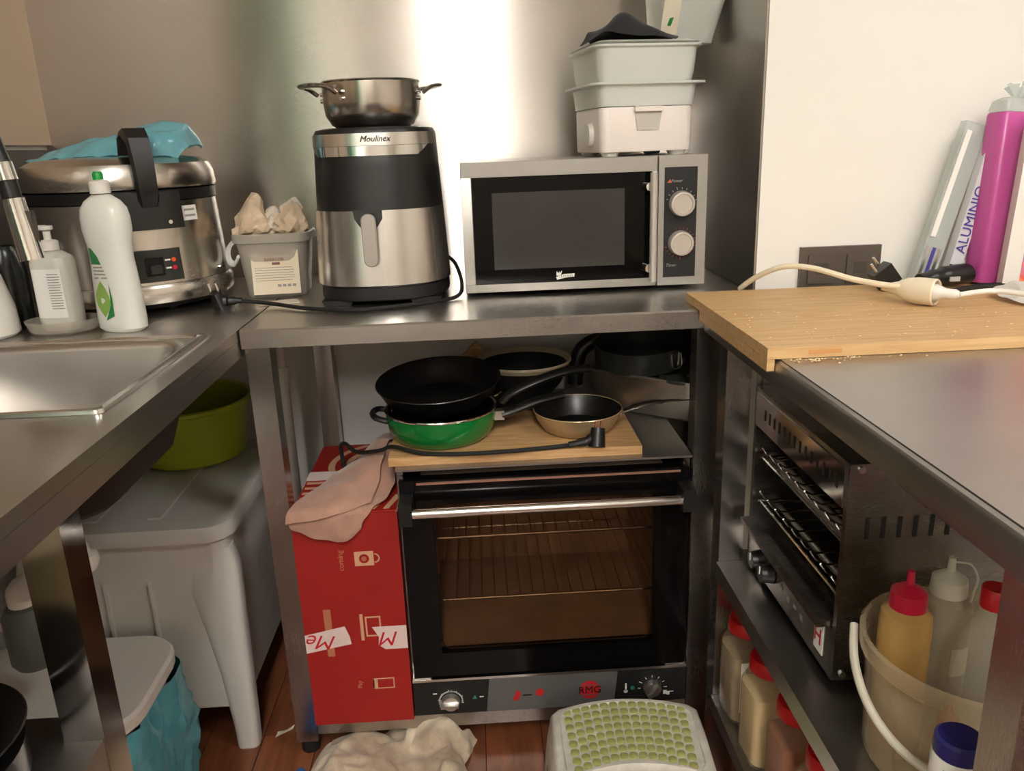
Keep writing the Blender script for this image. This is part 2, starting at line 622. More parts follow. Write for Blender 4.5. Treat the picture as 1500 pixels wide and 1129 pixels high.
def struct(name, bm, m, bevel=0.0, smooth=False, parent=None):
    o = fin(bm, name, m, parent, bevel=bevel, smooth=smooth or bevel > 0)
    if not parent:
        o['kind'] = 'structure'
    return o


def slab(name, x0, x1, y0, y1, z0, z1, m, bevel=0.0, parent=None):
    bm = B()
    box(bm, x0, x1, y0, y1, z0, z1)
    return struct(name, bm, m, bevel, parent=parent)


def copy_tree(o, parent=None):
    c = o.copy()
    COL.objects.link(c)
    if parent:
        c.parent = parent
    for ch in [x for x in bpy.data.objects if x.parent == o]:
        copy_tree(ch, c)
    return c


# ------------------------------------------------------------------ the room
XL, XR, YB, YR, ZC = -0.985, 2.30, 2.0, -4.60, 2.60
XA, YW = 0.53, 1.50          # alcove side, white wall plane
fl = slab('floor', XL - 0.2, XR + 0.2, YR - 0.2, YB + 0.2, -0.10, -0.004, mat('floor_joint', srgb(48, 28, 20), 0.8))
bm = B()
box(bm, -0.0575, 0.0575, -0.598, 0.598, -0.004, 0.0)
plank_me = None
row = 0
for i in range(-9, 21):
    x = i * 0.117 + 0.03
    off = 0.37 * ((i * 7) % 5)
    for j in range(0, 2):
        y = 0.7 + off % 1.2 - 0.6 + 1.2 * j
        if plank_me is None:
            o = fin(bm, 'floor_plank', FLOORM, fl, smooth=False)
            plank_me = o.data
        else:
            o = link('floor_plank', plank_me, None, fl)
        o.location = (x, y, 0)
slab('ceiling', XL - 0.2, XR + 0.2, YR - 0.2, YB + 0.2, ZC, ZC + 0.1, CEIL)
slab('wall_back', XL - 0.15, XA + 0.2, YB, YB + 0.12, 0, ZC, PLASTER)
slab('trim_1', XL, XA, YB - 0.004, YB, 0.86, ZC, ST_WALL)['label'] = 'tall brushed steel splashback sheet on the back wall'
slab('wall_left', XL - 0.15, XL, YR, YB, 0, ZC, PLASTER)
slab('trim_2', XL, XL + 0.012, 0.25, YB - 0.004, 1.215, 2.2, BEIGE, 0.003)['label'] = 'beige wall panel above the rice cooker'
slab('trim_3', XL, XL + 0.003, 0.05, YB - 0.004, 0.86, 1.205, DARKWALL)['label'] = 'dark strip of wall under the beige panel'
slab('wall_right', XA, XR, YW, YB + 0.12, 0, ZC, PLASTER)
slab('trim_4', XA - 0.004, XA, YW + 0.002, YB - 0.004, 0.0, ZC, ST_WALL_SIDE)['label'] = 'steel sheet, dark reflection painted in, on the side of the alcove'
slab('wall_side', XR, XR + 0.15, YR, YW, 0, ZC, CREAM)
slab('wall_rear', XL - 0.15, XR + 0.15, YR - 0.15, YR, 0, ZC, CREAM)

# lamps
for ly, lab, lm in ((-2.9, 'long fluorescent ceiling lamp at the rear of the kitchen', 'LAMP_M'), (-1.15, 'long fluorescent ceiling lamp over the kitchen aisle', 'LAMP_M2')):
    lt = thing('ceiling_lamp', lab, 'lamp', (-0.02, ly, ZC))
    bm = B(); box(bm, -0.12, 0.12, -0.66, 0.66, -0.05, 0.0)
    fin(bm, 'housing', WHITEP, lt, bevel=0.01)
    bm = B(); box(bm, -0.105, 0.105, -0.63, 0.63, -0.085, -0.051)
    fin(bm, 'diffuser', globals()[lm], lt, bevel=0.015)
lt = thing('ceiling_lamp', 'square ceiling lamp panel over the prep counter side', 'lamp', (1.35, 0.0, ZC))
bm = B(); box(bm, -0.32, 0.32, -0.32, 0.32, -0.03, 0.0)
fin(bm, 'housing', WHITEP, lt, bevel=0.005)
bm = B(); box(bm, -0.29, 0.29, -0.29, 0.29, -0.04, -0.031)
fin(bm, 'diffuser', LAMP_M3, lt)
# invented green cupboard beside the camera, added only to tint the steel's reflection
t = thing('green_reflector', 'unseen pale green cupboard on the white left wall', 'reflector', (XL, -0.12, 1.0))
bm = B(); box(bm, 0.002, 0.20, -0.22, 0.22, 0, 1.3)
fin(bm, 'body', GREENP, t, bevel=0.004)
bm = B(); box(bm, 0.201, 0.216, -0.215, -0.003, 0.005, 1.295)
d = fin(bm, 'door', GREENP, t, bevel=0.003)
bm = B(); box(bm, 0.201, 0.216, 0.003, 0.215, 0.005, 1.295)
d2 = fin(bm, 'door', GREENP, t, bevel=0.003)

# wall socket
t = thing('wall_socket', 'double bronze wall socket plate on the white wall', 'socket', (0.688, YW, 0.892))
bm = B(); box(bm, -0.077, 0.077, -0.010, -0.0005, 0, 0.082)
fin(bm, 'plate', SOCKETM, t, bevel=0.003)
for sx in (-0.037, 0.037):
    bm = B(); box(bm, sx - 0.026, sx + 0.026, -0.0135, -0.0105, 0.013, 0.067)
    fin(bm, 'insert', SOCKETM, t, bevel=0.002)
    bm = B(); box(bm, sx - 0.012, sx + 0.012, -0.0142, -0.0137, 0.03, 0.052)
    fin(bm, 'socket_face', mat('bronze_dark', srgb(70, 64, 58), 0.4), t, bevel=0.0002, seg=1)

# ------------------------------------------------------------------ tables and counters
def leg(bm, x0, y0, s, z0, z1):
    box(bm, x0, x0 + s, y0, y0 + s, z0, z1)


t = thing('steel_table', 'stainless steel work table against the steel splashback', 'table', (0.06, 1.68, 0))
def wpart(bm, name, m, par=None, bevel=0.0, seg=2, ang=35):
    o = fin(bm, name, m, par or t, bevel=bevel, seg=seg, ang=ang)
    o.matrix_parent_inverse = Matrix.Translation(-Vector((par or t).location)) if not par or par == t else Matrix()
    return o
bm = B()
prism(bm, [(1.368, 0.857), (1.378, 0.857), (1.378, 0.864), (1.97, 0.864), (1.97, 0.857), (1.994, 0.857), (1.994, 0.89), (1.371, 0.89), (1.368, 0.887)], 'x', -0.413, 0.524)
wpart(bm, 'table_top', ST_TOPX, bevel=0.001, ang=20)
for lx, ly in ((-0.410, 1.376), (0.386, 1.376), (-0.410, 1.93), (0.470, 1.93)):
    bm = B(); leg(bm, lx, ly, 0.042, 0.03, 0.8635)
    l_ = wpart(bm, 'leg', ST_LEG, bevel=0.003)
    bm = B(); cyl(bm, (lx + .021, ly + .021, 0), (lx + .021, ly + .021, 0.03), 0.019)
    f_ = fin(bm, 'foot', BLACKM, l_)
bm = B()
box(bm, -0.367, 0.385, 1.378, 1.96, 0.062, 0.075)
box(bm, -0.367, 0.385, 1.378, 1.381, 0.045, 0.062)
box(bm, -0.367, 0.385, 1.957, 1.96, 0.045, 0.062)
wpart(bm, 'shelf', ST_TOPX)

# left counter with the sink cut-out
t = thing('sink_counter', 'stainless steel counter holding the sink', 'counter', (-0.70, 1.05, 0))
SX0, SX1, SY0, SY1 = -0.90, -0.462, 0.935, 1.322
bm = B()
CX0, CX1, CY0, CY1 = -0.980, -0.416, 0.12, 1.994
for x0, x1, y0, y1 in ((CX0, CX1, CY0, SY0), (CX0, CX1, SY1, CY1), (CX0, SX0, SY0, SY1), (SX1, CX1, SY0, SY1)):
    box(bm, x0, x1, y0, y1, 0.872, 0.89)
bmesh.ops.remove_doubles(bm, verts=bm.verts, dist=1e-5)
wpart(bm, 'counter_top', ST_TOP)
bm = B()
prism(bm, [(CX1, 0.8715), (CX1, 0.842), (CX1 - 0.006, 0.840), (CX1 - 0.018, 0.840), (CX1 - 0.018, 0.8715)], 'y', CY0, CY1)
wpart(bm, 'edge_lip', ST_TOP, bevel=0.001)
for lx, ly in ((-0.460, 0.728), (-0.970, 0.728), (-0.460, 0.14), (-0.970, 0.14), (-0.970, 1.93)):
    bm = B(); leg(bm, lx, ly, 0.042, 0.0, 0.840 if lx > -0.5 else 0.8715)
    wpart(bm, 'leg', ST_MIRROR, bevel=0.003)
bm = B()
box(bm, -0.975, -0.420, 0.13, 0.770, 0.577, 0.590)
box(bm, -0.4235, -0.420, 0.13, 0.770, 0.545, 0.577)
wpart(bm, 'shelf', ST_TOP, bevel=0.001)

# sink
t = thing('sink', 'rectangular steel sink bowl with raised rim set in the counter', 'sink', (-0.68, 1.128, 0.70))
cx, cy = (SX0 + SX1) / 2, (SY0 + SY1) / 2
W, D = SX1 - SX0, SY1 - SY0
def rr(w, d, rad, z, ox=0, oy=0):
    return [(cx + ox + x, cy + oy + y, z) for x, y in rrect(w, d, rad, 6)]
bm = B()
loft(bm, [rr(W + 0.020, D + 0.020, 0.010, 0.8905), rr(W + 0.018, D + 0.018, 0.010, 0.8955), rr(W + 0.006, D + 0.006, 0.012, 0.8965),
          rr(W - 0.004, D - 0.004, 0.014, 0.8935), rr(W - 0.006, D - 0.006, 0.014, 0.8905)], closed=True)
wpart(bm, 'rim', ST_FINE)
bm = B()
loft(bm, [rr(W - 0.004, D - 0.004, 0.014, 0.8925), rr(W - 0.020, D - 0.020, 0.05, 0.890), rr(W - 0.03, D - 0.03, 0.05, 0.880), rr(W - 0.06, D - 0.06, 0.06, 0.79),
          rr(W - 0.09, D - 0.09, 0.06, 0.745), rr(W - 0.14, D - 0.14, 0.06, 0.728), rr(0.06, 0.06, 0.029, 0.722)], cap0=False)
wpart(bm, 'bowl', ST_TOP, ang=60)
bm = B()
loft(bm, [rr(W - 0.022, D - 0.022, 0.05, 0.868), rr(W - 0.05, D - 0.05, 0.06, 0.784), rr(W - 0.078, D - 0.078, 0.06, 0.736),
          rr(W - 0.13, D - 0.13, 0.06, 0.714), rr(0.06, 0.06, 0.029, 0.708)], cap0=False)
wpart(bm, 'bowl_underside', DARK_SINK, ang=60)
bm = B(); lathe(bm, [(0, 0.7235), (0.035, 0.7235), (0.038, 0.7225), (0.038, 0.7215)], (cx, cy, 0), 24)
wpart(bm, 'drain', CHROME)

# right counter
t = thing('prep_counter', 'stainless steel prep counter with two undershelves by the white wall', 'counter', (0.78, 0.98, 0))
bm = B()
prism(bm, [(0.402, 0.40), (1.15, 0.40), (1.15, 1.498), (0.532, 1.498), (0.532, 1.365), (0.402, 1.365)], 'z', 0.868, 0.89)
wpart(bm, 'table_top', ST_PREP, bevel=0.0015)
bm = B()
prism(bm, [(0.395, 0.853), (0.398, 0.850), (0.412, 0.850), (0.412, 0.8675), (0.4015, 0.8675), (0.4015, 0.8885), (0.397, 0.887), (0.395, 0.883)], 'y', 0.40, 1.365)
wpart(bm, 'edge_lip', ST_PREP, bevel=0.001)
for lx, ly in ((0.402, 0.500), (0.402, 1.252), (1.09, 0.500), (1.09, 1.44)):
    bm = B(); leg(bm, lx, ly, 0.042, 0.0, 0.8655)
    wpart(bm, 'leg', ST_LEG, bevel=0.003)
for z in (0.46, 0.182):
    bm = B()
    box(bm, 0.4445, 1.0895, 0.505, 1.29, z - 0.012, z)
    box(bm, 0.398, 0.4445, 0.5425, 1.2515, z - 0.012, z)
    box(bm, 0.398, 0.4015, 0.5425, 1.2515, z - 0.032, z - 0.012)
    wpart(bm, 'shelf', ST_PREP)

# ------------------------------------------------------------------ oven under the table
t = thing('convection_oven', 'black glass convection oven with a steel bar handle on the table shelf', 'oven', (0.1075, 1.37, 0.0755))
oven = t
OW, OH = 0.276, 0.537          # half width, height (local z from shelf)
bm = B()                        # shell: open fronted case
box(bm, -OW, -OW + 0.012, 0.022, 0.46, 0.012, OH)
box(bm, OW - 0.012, OW, 0.022, 0.46, 0.012, OH)
box(bm, -OW + 0.012, OW - 0.012, 0.44, 0.46, 0.012, OH - 0.003)
box(bm, -OW + 0.012, OW - 0.012, 0.022, 0.44, 0.012, 0.09)
fin(bm, 'case', ST_DARK, t, bevel=0.001, seg=1)
bm = B(); box(bm, -OW, OW, 0.004, 0.462, OH - 0.002, OH + 0.002)
fin(bm, 'top_panel', steel('steel_oven_top', (0.42, 0.41, 0.40, 1), 0.36, (3, 90, 90), 0, None, 0.2, 6, 0.02), t, bevel=0.0008, seg=1)
for fx in (-0.24, 0.24):
    for fy in (0.05, 0.42):
        bm = B(); lathe(bm, [(0.016, 0), (0.018, 0.012)], (fx, fy, 0), 16)
        fin(bm, 'foot', BLACKM, t)
bm = B()                        # cavity lining
cxl, cz0, cz1, cyb = 0.232, 0.135, 0.500, 0.40
box(bm, -cxl - 0.004, -cxl, 0.03, cyb, cz0, cz1)
box(bm, cxl, cxl + 0.004, 0.03, cyb, cz0, cz1)
box(bm, -cxl, cxl, cyb - 0.004, cyb, cz0, cz1)
box(bm, -cxl, cxl, 0.03, cyb - 0.004, cz0 - 0.004, cz0)
box(bm, -cxl, cxl, 0.03, cyb - 0.004, cz1, cz1 + 0.004)
cav = fin(bm, 'cavity', OVEN_IN, t, smooth=False)
bm = B(); box(bm, -0.13, 0.13, cyb - 0.012, cyb - 0.006, 0.18, 0.46)
fin(bm, 'fan_plate', OVEN_IN, cav, bevel=0.002)
for rz in (0.225, 0.290, 0.362, 0.43):      # side rails, short wire stubs
    for sx in (-1, 1):
        bm = B(); cyl(bm, (sx * (cxl - 0.008), 0.045, rz), (sx * (cxl - 0.008), 0.38, rz), 0.003, 8)
        cyl(bm, (sx * (cxl - 0.0005), 0.05, rz), (sx * (cxl - 0.022), 0.05, rz), 0.0028, 8)
        fin(bm, 'side_rail', CHROME, cav)
for rz in (0.234, 0.371):                   # two wire racks
    bm = B()
    for y in (0.055, 0.37):
        cyl(bm, (-0.218, y, rz), (0.218, y, rz), 0.0032, 8)
    for i in range(17):
        x = -0.205 + i * 0.41 / 16
        cyl(bm, (x, 0.055, rz + 0.003), (x, 0.37, rz + 0.003), 0.0015, 6)
    fin(bm, 'wire_rack', CHROME, t)
# door
bm = B()
out = [(-0.270, 0.098), (0.270, 0.098), (0.270, 0.520), (-0.270, 0.520)]
wx0, wx1, wz0, wz1 = -0.212, 0.206, 0.150, 0.470
box(bm, -0.270, wx0, -0.004, 0.020, 0.098, 0.520)
box(bm, wx1, 0.270, -0.004, 0.020, 0.098, 0.520)
box(bm, wx0, wx1, -0.004, 0.020, 0.098, wz0)
box(bm, wx0, wx1, -0.004, 0.020, wz1, 0.520)
bmesh.ops.remove_doubles(bm, verts=bm.verts, dist=1e-5)
door = fin(bm, 'door', BLACKG, t, smooth=False)
bm = B(); box(bm, wx0 - 0.0, wx1 + 0.0, 0.004, 0.008, wz0, wz1)
fin(bm, 'door_glass', GLASS_DOOR, door, smooth=False)
bm = B()
loft(bm, [[(x + (wx0 + wx1) / 2, 0.0095, z + (wz0 + wz1) / 2) for x, z in rrect(wx1 - wx0, wz1 - wz0, r_, 4)] for r_ in (0.02,)] +
     [[(x + (wx0 + wx1) / 2, 0.0095, z + (wz0 + wz1) / 2) for x, z in rrect(wx1 - wx0 - 0.006, wz1 - wz0 - 0.006, 0.017, 4)]], cap0=False, cap1=False)
fin(bm, 'window_seal', mat('seal_grey', srgb(60, 54, 52), 0.5), door, smooth=False)
bm = B(); box(bm, -0.238, 0.252, -0.007, -0.0045, 0.5115, 0.5155)
fin(bm, 'vent_strip', mat('copper_strip', srgb(196, 150, 130), 0.3, 0.7), door, smooth=False)
bm = B(); tube(bm, [(-0.245, -0.042, 0.471), (0.247, -0.042, 0.471)], 0.0095, 16)
h_ = fin(bm, 'door_handle', mat('handle_steel', (0.80, 0.77, 0.74, 1), 0.18, 1.0), door)
for sx in (-0.257, 0.258):
    bm = B(); box(bm, sx - 0.012, sx + 0.012, -0.054, -0.0045, 0.452, 0.494)
    fin(bm, 'handle_bracket', BLACK, door, bevel=0.005)
bm = B(); box(bm, -0.274, 0.274, -0.006, 0.021, 0.087, 0.0925)
fin(bm, 'door_ledge', ST_FINE, t, bevel=0.0006, seg=1)
for sx in (-0.255, 0.25):
    bm = B(); box(bm, sx - 0.018, sx + 0.018, -0.004, 0.018, 0.0935, 0.0965)
    fin(bm, 'hinge', ST_FINE, t, smooth=False)
# control strip
bm = B(); box(bm, -0.274, 0.274, -0.003, 0.021, 0.008, 0.0865)
cp = fin(bm, 'control_panel', BLACKM, t, bevel=0.001, seg=1)
bm = B(); prism(bm, [(-0.130, 0.0085), (0.128, 0.0085), (0.136, 0.086), (-0.122, 0.086)], 'y', -0.0045, -0.0032)
fin(bm, 'grey_fascia', PANEL_GREY, cp, smooth=False)
bm = B(); prism(bm, ring_pts(0.079, 0.046, 0.021, 0, 2 * PI, 32)[:-1], 'y', -0.0056, -0.0047)
fin(bm, 'red_badge', RED_INK, cp, smooth=False)
bm = B()
for z in (0.0575, 0.0345):
    box(bm, 0.057, 0.101, -0.0060, -0.0057, z - 0.0009, z + 0.0009)
fin(bm, 'badge_rule', PANEL_GREY, cp, smooth=False)
text('RMG', 0.0225, INK_BLACK, cp, (0.079, -0.0064, 0.046), sx=0.98)
bm = B()
prism(bm, [(-0.078, 0.034), (-0.066, 0.030), (-0.060, 0.046), (-0.064, 0.056), (-0.070, 0.052), (-0.073, 0.042)], 'y', -0.0054, -0.0047)
prism(bm, ring_pts(-0.022, 0.047, 0.0085, 0, 2 * PI, 14)[:-1], 'y', -0.0054, -0.0047)
fin(bm, 'red_symbol', RED_INK, cp, smooth=False)
lines_print(cp, INK_BLACK, [(-0.056, -0.038, 0.041, 0.044)], -0.0047)
def knob(par, kx, kz, y, r, ang, m=ALU):
    bm = B()
    Mx = Matrix.Translation((kx, y, kz)) @ Matrix.Rotation(PI / 2, 4, 'X')
    lathe(bm, [(r, 0), (r * 0.98, 0.006), (r * 0.85, 0.011), (r * 0.5, 0.0125), (0, 0.013)], n=28, M=Mx)
    k = fin(bm, 'knob', m, par)
    bm = B()
    Mr = Matrix.Translation((kx, y, kz)) @ Matrix.Rotation(ang, 4, 'Y') @ Matrix.Rotation(PI / 2, 4, 'X')
    box(bm, -r * 1.18, r * 0.95, -r * 0.26, r * 0.26, 0.001, 0.021, taper=(r * 0.12, r * 0.1), M=Mr)
    fin(bm, 'grip', m, k, bevel=0.0015)
    return k
knob(cp, -0.201, 0.038, -0.0035, 0.0185, 0.0)
knob(cp, 0.206, 0.041, -0.0035, 0.0185, 2.2)
def ticks(par, kx, kz, r0, r1, a0, a1, n, y, m, w=0.0006, big=5):
    bm = B()
    for i in range(n):
        a = a0 + (a1 - a0) * i / (n - 1)
        rr_ = r1 if i % big else r1 * 1.07
        Mx = Matrix.Translation((kx, y, kz)) @ Matrix.Rotation(-a, 4, 'Y')
        box(bm, r0, rr_, -0.0005, 0, -w, w, M=Mx)
    return fin(bm, 'dial_marks', m, par, smooth=False)
ticks(cp, -0.201, 0.038, 0.0215, 0.0245, -0.2, PI + 0.5, 31, -0.0033, INK_WHITE)
ticks(cp, 0.206, 0.041, 0.0235, 0.0285, 0.0, PI, 7, -0.0033, INK_WHITE)
bm = B()
prism(bm, ring_pts(0.1525, 0.036, 0.0042, 0, 2 * PI, 12)[:-1], 'y', -0.0040, -0.0033)
box(bm, 0.1508, 0.1542, -0.0040, -0.0033, 0.038, 0.055)
fin(bm, 'thermometer_mark', INK_WHITE, cp, smooth=False)
bm = B(); prism(bm, ring_pts(0.166, 0.043, 0.0045, 0, 2 * PI, 14)[:-1], 'y', -0.0040, -0.0033)
prism(bm, [(-0.158, 0.040), (-0.149, 0.040), (-0.152, 0.050)], 'y', -0.0040, -0.0033)
fin(bm, 'teal_symbol', TEAL, cp, smooth=False)
lines_print(cp, INK_WHITE, [(-0.143, -0.135, 0.043, 0.0455), (-0.236, -0.228, 0.056, 0.0585), (0.236, 0.250, 0.0285, 0.030)], -0.0033)
bm = B(); box(bm, 0.229, 0.236, -0.004, -0.0033, 0.024, 0.033, taper=None)
box(bm, 0.236, 0.242, -0.004, -0.0033, 0.022, 0.030)
fin(bm, 'brand_mark', INK_WHITE, cp, smooth=False)

# ------------------------------------------------------------------ red box
t = thing('cardboard_box', 'red printed cardboard box standing beside the oven', 'box', (-0.2685, 1.545, 0.0755))
BW, BD, BH = 0.0985, 0.178, 0.460
bm = B()
box(bm, -BW, BW, -BD, BD, 0, 0.003)
box(bm, -BW, -BW + 0.003, -BD, BD, 0.003, BH)
box(bm, BW - 0.003, BW, -BD, BD, 0.003, BH)
box(bm, -BW + 0.003, BW - 0.003, -BD, -BD + 0.003, 0.003, BH)
box(bm, -BW + 0.003, BW - 0.003, BD - 0.003, BD, 0.003, BH)
fin(bm, 'carton', RED_CARD, t, smooth=False)
bm = B(); box(bm, -BW + 0.001, BW - 0.001, -BD + 0.001, -0.003, 0, 0.003, M=Matrix.Translation((0, 0, BH + 0.0005)))
fl1 = fin(bm, 'top_flap', RED_CARD, t, smooth=False)
bm = B(); box(bm, -BW + 0.001, BW - 0.001, 0.003, BD - 0.001, 0, 0.003, M=Matrix.Translation((0, 0, BH + 0.0005)))
fl2 = fin(bm, 'top_flap', RED_CARD2, t, smooth=False)
# printed rings on the rear flap, stripes on the front flap
bm = B()
def arcband(bm, cx_, cy_, r0, r1, a0, a1, z, n=24, clip=None):
    for i in range(n):
        b0, b1 = a0 + (a1 - a0) * i / n, a0 + (a1 - a0) * (i + 1) / n
        q = [(cx_ + r * math.cos(b), cy_ + r * math.sin(b)) for r, b in ((r0, b0), (r1, b0), (r1, b1), (r0, b1))]
        if clip and not all(clip[0] < x < clip[1] and clip[2] < y < clip[3] for x, y in q):
            continue
        lo = [bm.verts.new((x, y, z)) for x, y in q]
        bm.faces.new(lo)
bm.free()
for r0, r1 in ((0.045, 0.058), (0.078, 0.092), (0.112, 0.126)):
    bm = B()
    arcband(bm, 0.060, 0.060, r0, r1, 0.9, 0.9 + 2 * PI, BH + 0.0042, 60, (-0.095, 0.095, 0.006, 0.174))
    bmesh.ops.remove_doubles(bm, verts=bm.verts, dist=1e-5)
    fin(bm, 'ring_print', TAN_PRINT, fl2, smooth=False)
for i in range(6):
    y0 = -0.165 + i * 0.025
    bm = B()
    v = [bm.verts.new(p) for p in ((-0.094, y0, BH + 0.0042), (-0.045, y0, BH + 0.0042), (-0.045, y0 + 0.011, BH + 0.0042), (-0.094, y0 + 0.011, BH + 0.0042))]
    bm.faces.new(v)
    fin(bm, 'stripe_print', TAN_PRINT, fl1, smooth=False)
for i in range(3):
    x0 = 0.02 + i * 0.026
    bm = B()
    v = [bm.verts.new(p) for p in ((x0, -0.172, BH + 0.0042), (x0 + 0.011, -0.172, BH + 0.0042), (x0 + 0.031, -0.11, BH + 0.0042), (x0 + 0.018, -0.11, BH + 0.0042))]
    bm.faces.new(v)
    fin(bm, 'stripe_print', TAN_PRINT, fl1, smooth=False)
bm = B(); box(bm, -BW, 0.06, -0.022, 0.022, BH + 0.0045, BH + 0.0052)
fin(bm, 'tape', TAPE, t, smooth=False)
bm = B()
for x0, x1, y0, y1 in ((-BW - 0.0006, -BW + 0.0024, -BD, BD), (BW - 0.0024, BW + 0.0006, -BD, BD)):
    box(bm, x0, x1, y0, y1, BH + 0.0002, BH + 0.0012)
fin(bm, 'raw_edge', CARD_EDGE, t, smooth=False)
FY = -BD - 0.0002              # front print plane
def fprint(polys, m, name, y=FY, th=0.0004):
    bm = B()
    for p in polys:
        prism(bm, p, 'y', y - th, y)
    return fin(bm, name, m, t, smooth=False)
def rect(x0, x1, z0, z1):
    return [(x0, z0), (x1, z0), (x1, z1), (x0, z1)]
def frame(x0, x1, z0, z1, w):
    return [rect(x0, x1, z0, z0 + w), rect(x0, x1, z1 - w, z1), rect(x0, x0 + w, z0 + w, z1 - w), rect(x1 - w, x1, z0 + w, z1 - w)]
fprint([rect(0.012, 0.048, 0.352, 0.382)], TAN_PRINT, 'camera_print')
fprint([ring_pts(0.030, 0.367, 0.0095, 0, 2 * PI, 18)[:-1]], RED_CARD, 'lens_print', FY - 0.0005)
fprint([ring_pts(0.030, 0.367, 0.005, 0, 2 * PI, 14)[:-1]], mat('tan_dull', srgb(170, 96, 74), 0.6), 'lens_print', FY - 0.001)
fprint([ring_pts(0.0495, 0.367, 0.010, -PI / 2, PI / 2, 10) + ring_pts(0.0495, 0.367, 0.0075, PI / 2, -PI / 2, 10)], TAN_PRINT, 'camera_strap_print')
fprint(frame(0.020, 0.050, 0.198, 0.242, 0.003) + [rect(0.010, 0.016, 0.190, 0.248)], TAN_PRINT, 'laptop_print')
fprint(frame(0.024, 0.066, 0.078, 0.102, 0.0022) + [rect(0.024, 0.033, 0.080, 0.100)], TAN_PRINT, 'phone_print')
fprint([rect(-0.058, -0.044, 0.158, 0.262)], mat('tan_brown', srgb(176, 110, 80), 0.6), 'bar_print')
RV = (PI / 2, PI / 2, 0)
text('coming', 0.015, mat('tan_brown', None), t, (-0.014, FY - 0.0004, 0.365), (PI / 2, -PI / 2, 0), name='side_print')
text('Pay', 0.013, mat('tan_brown', None), t, (-0.002, FY - 0.0004, 0.090), (PI / 2, -PI / 2, 0), name='side_print')
tp = fprint([[(-0.0985, 0.208), (-0.020, 0.224), (-0.012, 0.200), (-0.010, 0.184), (-0.0985, 0.168)][::-1]], TAPE, 'printed_tape', FY - 0.0006)
text('Me', 0.044, RED_INK, tp, (-0.066, FY - 0.0012, 0.193), (PI / 2, PI + 0.12, 0), shear=0.35, ext=0.0002)
tp = fprint([[(0.032, 0.219), (0.0985, 0.219), (0.0985, 0.168), (0.055, 0.168), (0.042, 0.178), (0.044, 0.196)][::-1]], TAPE, 'printed_tape', FY - 0.0006)
text('M', 0.044, RED_INK, tp, (0.066, FY - 0.0012, 0.193), (PI / 2, PI, 0), shear=0.35, ext=0.0002)

# pink cloth over the box
ctrl = [[(-0.262, 1.625, .548), (-0.240, 1.635, .570), (-0.212, 1.630, .588), (-0.185, 1.61, .585), (-0.166, 1.58, .575)],
        [(-0.285, 1.54, .546), (-0.252, 1.55, .572), (-0.222, 1.545, .600), (-0.196, 1.53, .606), (-0.176, 1.51, .580)],
        [(-0.318, 1.455, .546), (-0.28, 1.465, .562), (-0.240, 1.465, .572), (-0.210, 1.46, .590), (-0.180, 1.45, .562)],
        [(-0.348, 1.395, .545), (-0.305, 1.395, .553), (-0.262, 1.40, .556), (-0.226, 1.41, .556), (-0.190, 1.41, .548)],
        [(-0.362, 1.361, .541), (-0.320, 1.354, .544), (-0.280, 1.353, .546), (-0.245, 1.356, .546), (-0.214, 1.37, .545)],
        [(-0.366, 1.352, .524), (-0.325, 1.351, .515), (-0.285, 1.351, .511), (-0.252, 1.350, .511), (-0.232, 1.352, .524)],
        [(-0.358, 1.354, .514), (-0.325, 1.352, .498), (-0.285, 1.352, .490), (-0.258, 1.352, .492), (-0.238, 1.352, .508)]]
cc = tag(grid_cloth('cleaning_cloth', ctrl, PINK_CLOTH, amp=0.006, freq=26), 'dusty pink cleaning cloth draped over the front of the red box', 'cloth')
ctrl = [[(-0.255, 1.60, .562), (-0.232, 1.61, .585), (-0.205, 1.60, .606), (-0.182, 1.58, .606)],
        [(-0.290, 1.53, .560), (-0.255, 1.54, .582), (-0.220, 1.54, .612), (-0.188, 1.52, .618)],
        [(-0.322, 1.45, .560), (-0.282, 1.46, .574), (-0.238, 1.46, .588), (-0.200, 1.45, .600)],
        [(-0.350, 1.39, .558), (-0.306, 1.395, .566), (-0.258, 1.40, .572), (-0.206, 1.41, .568)],
        [(-0.366, 1.352, .552), (-0.318, 1.350, .556), (-0.268, 1.358, .560), (-0.212, 1.385, .558)],
        [(-0.370, 1.341, .532), (-0.322, 1.340, .540), (-0.272, 1.345, .550), (-0.214, 1.372, .552)]]
grid_cloth('upper_fold', ctrl, PINK_CLOTH, cc, amp=0.006, freq=24, seed=3.0)

# ------------------------------------------------------------------ things on the oven
OT = 0.0755 + OH + 0.0022
t = thing('wooden_board', 'light wooden board lying on top of the oven', 'board', (0.055, 1.50, OT))
bm = B(); box(bm, -0.236, 0.238, -0.108, 0.13, 0, 0.017)
fin(bm, 'board', PINE, t, bevel=0.002)
WB = OT + 0.0175
def pan_profile(rt, rb, h, th=0.003):
    return [(0, 0), (rb * 0.96, 0), (rb, 0.004), (rb + (rt - rb) * 0.55, h * 0.45), (rt, h), (rt + 0.003, h + 0.001), (rt + 0.002, h + 0.003), (rt - th, h + 0.001),
            (rb + (rt - rb) * 0.55 - th, h * 0.45), (rb - th, 0.005), (0, 0.004)]
t = thing('frying_pan', 'green enamel pan with black interior at the bottom of the pan stack', 'pan', (-0.084, 1.505, WB))
bm = B(); lathe(bm, [(0, 0), (0.086, 0), (0.093, 0.005), (0.104, 0.022), (0.108, 0.045), (0.108, 0.058), (0.106, 0.058), (0.106, 0.052)], n=48, close=False)
fin(bm, 'pan_body', GREEN_EN, t)
bm = B(); lathe(bm, [(0.1055, 0.052), (0.1055, 0.0575), (0.1095, 0.058), (0.1095, 0.061), (0.104, 0.061), (0.1035, 0.045), (0.100, 0.022), (0.088, 0.006), (0, 0.005)], n=48, close=False)
fin(bm, 'lining', NONSTICK, t)
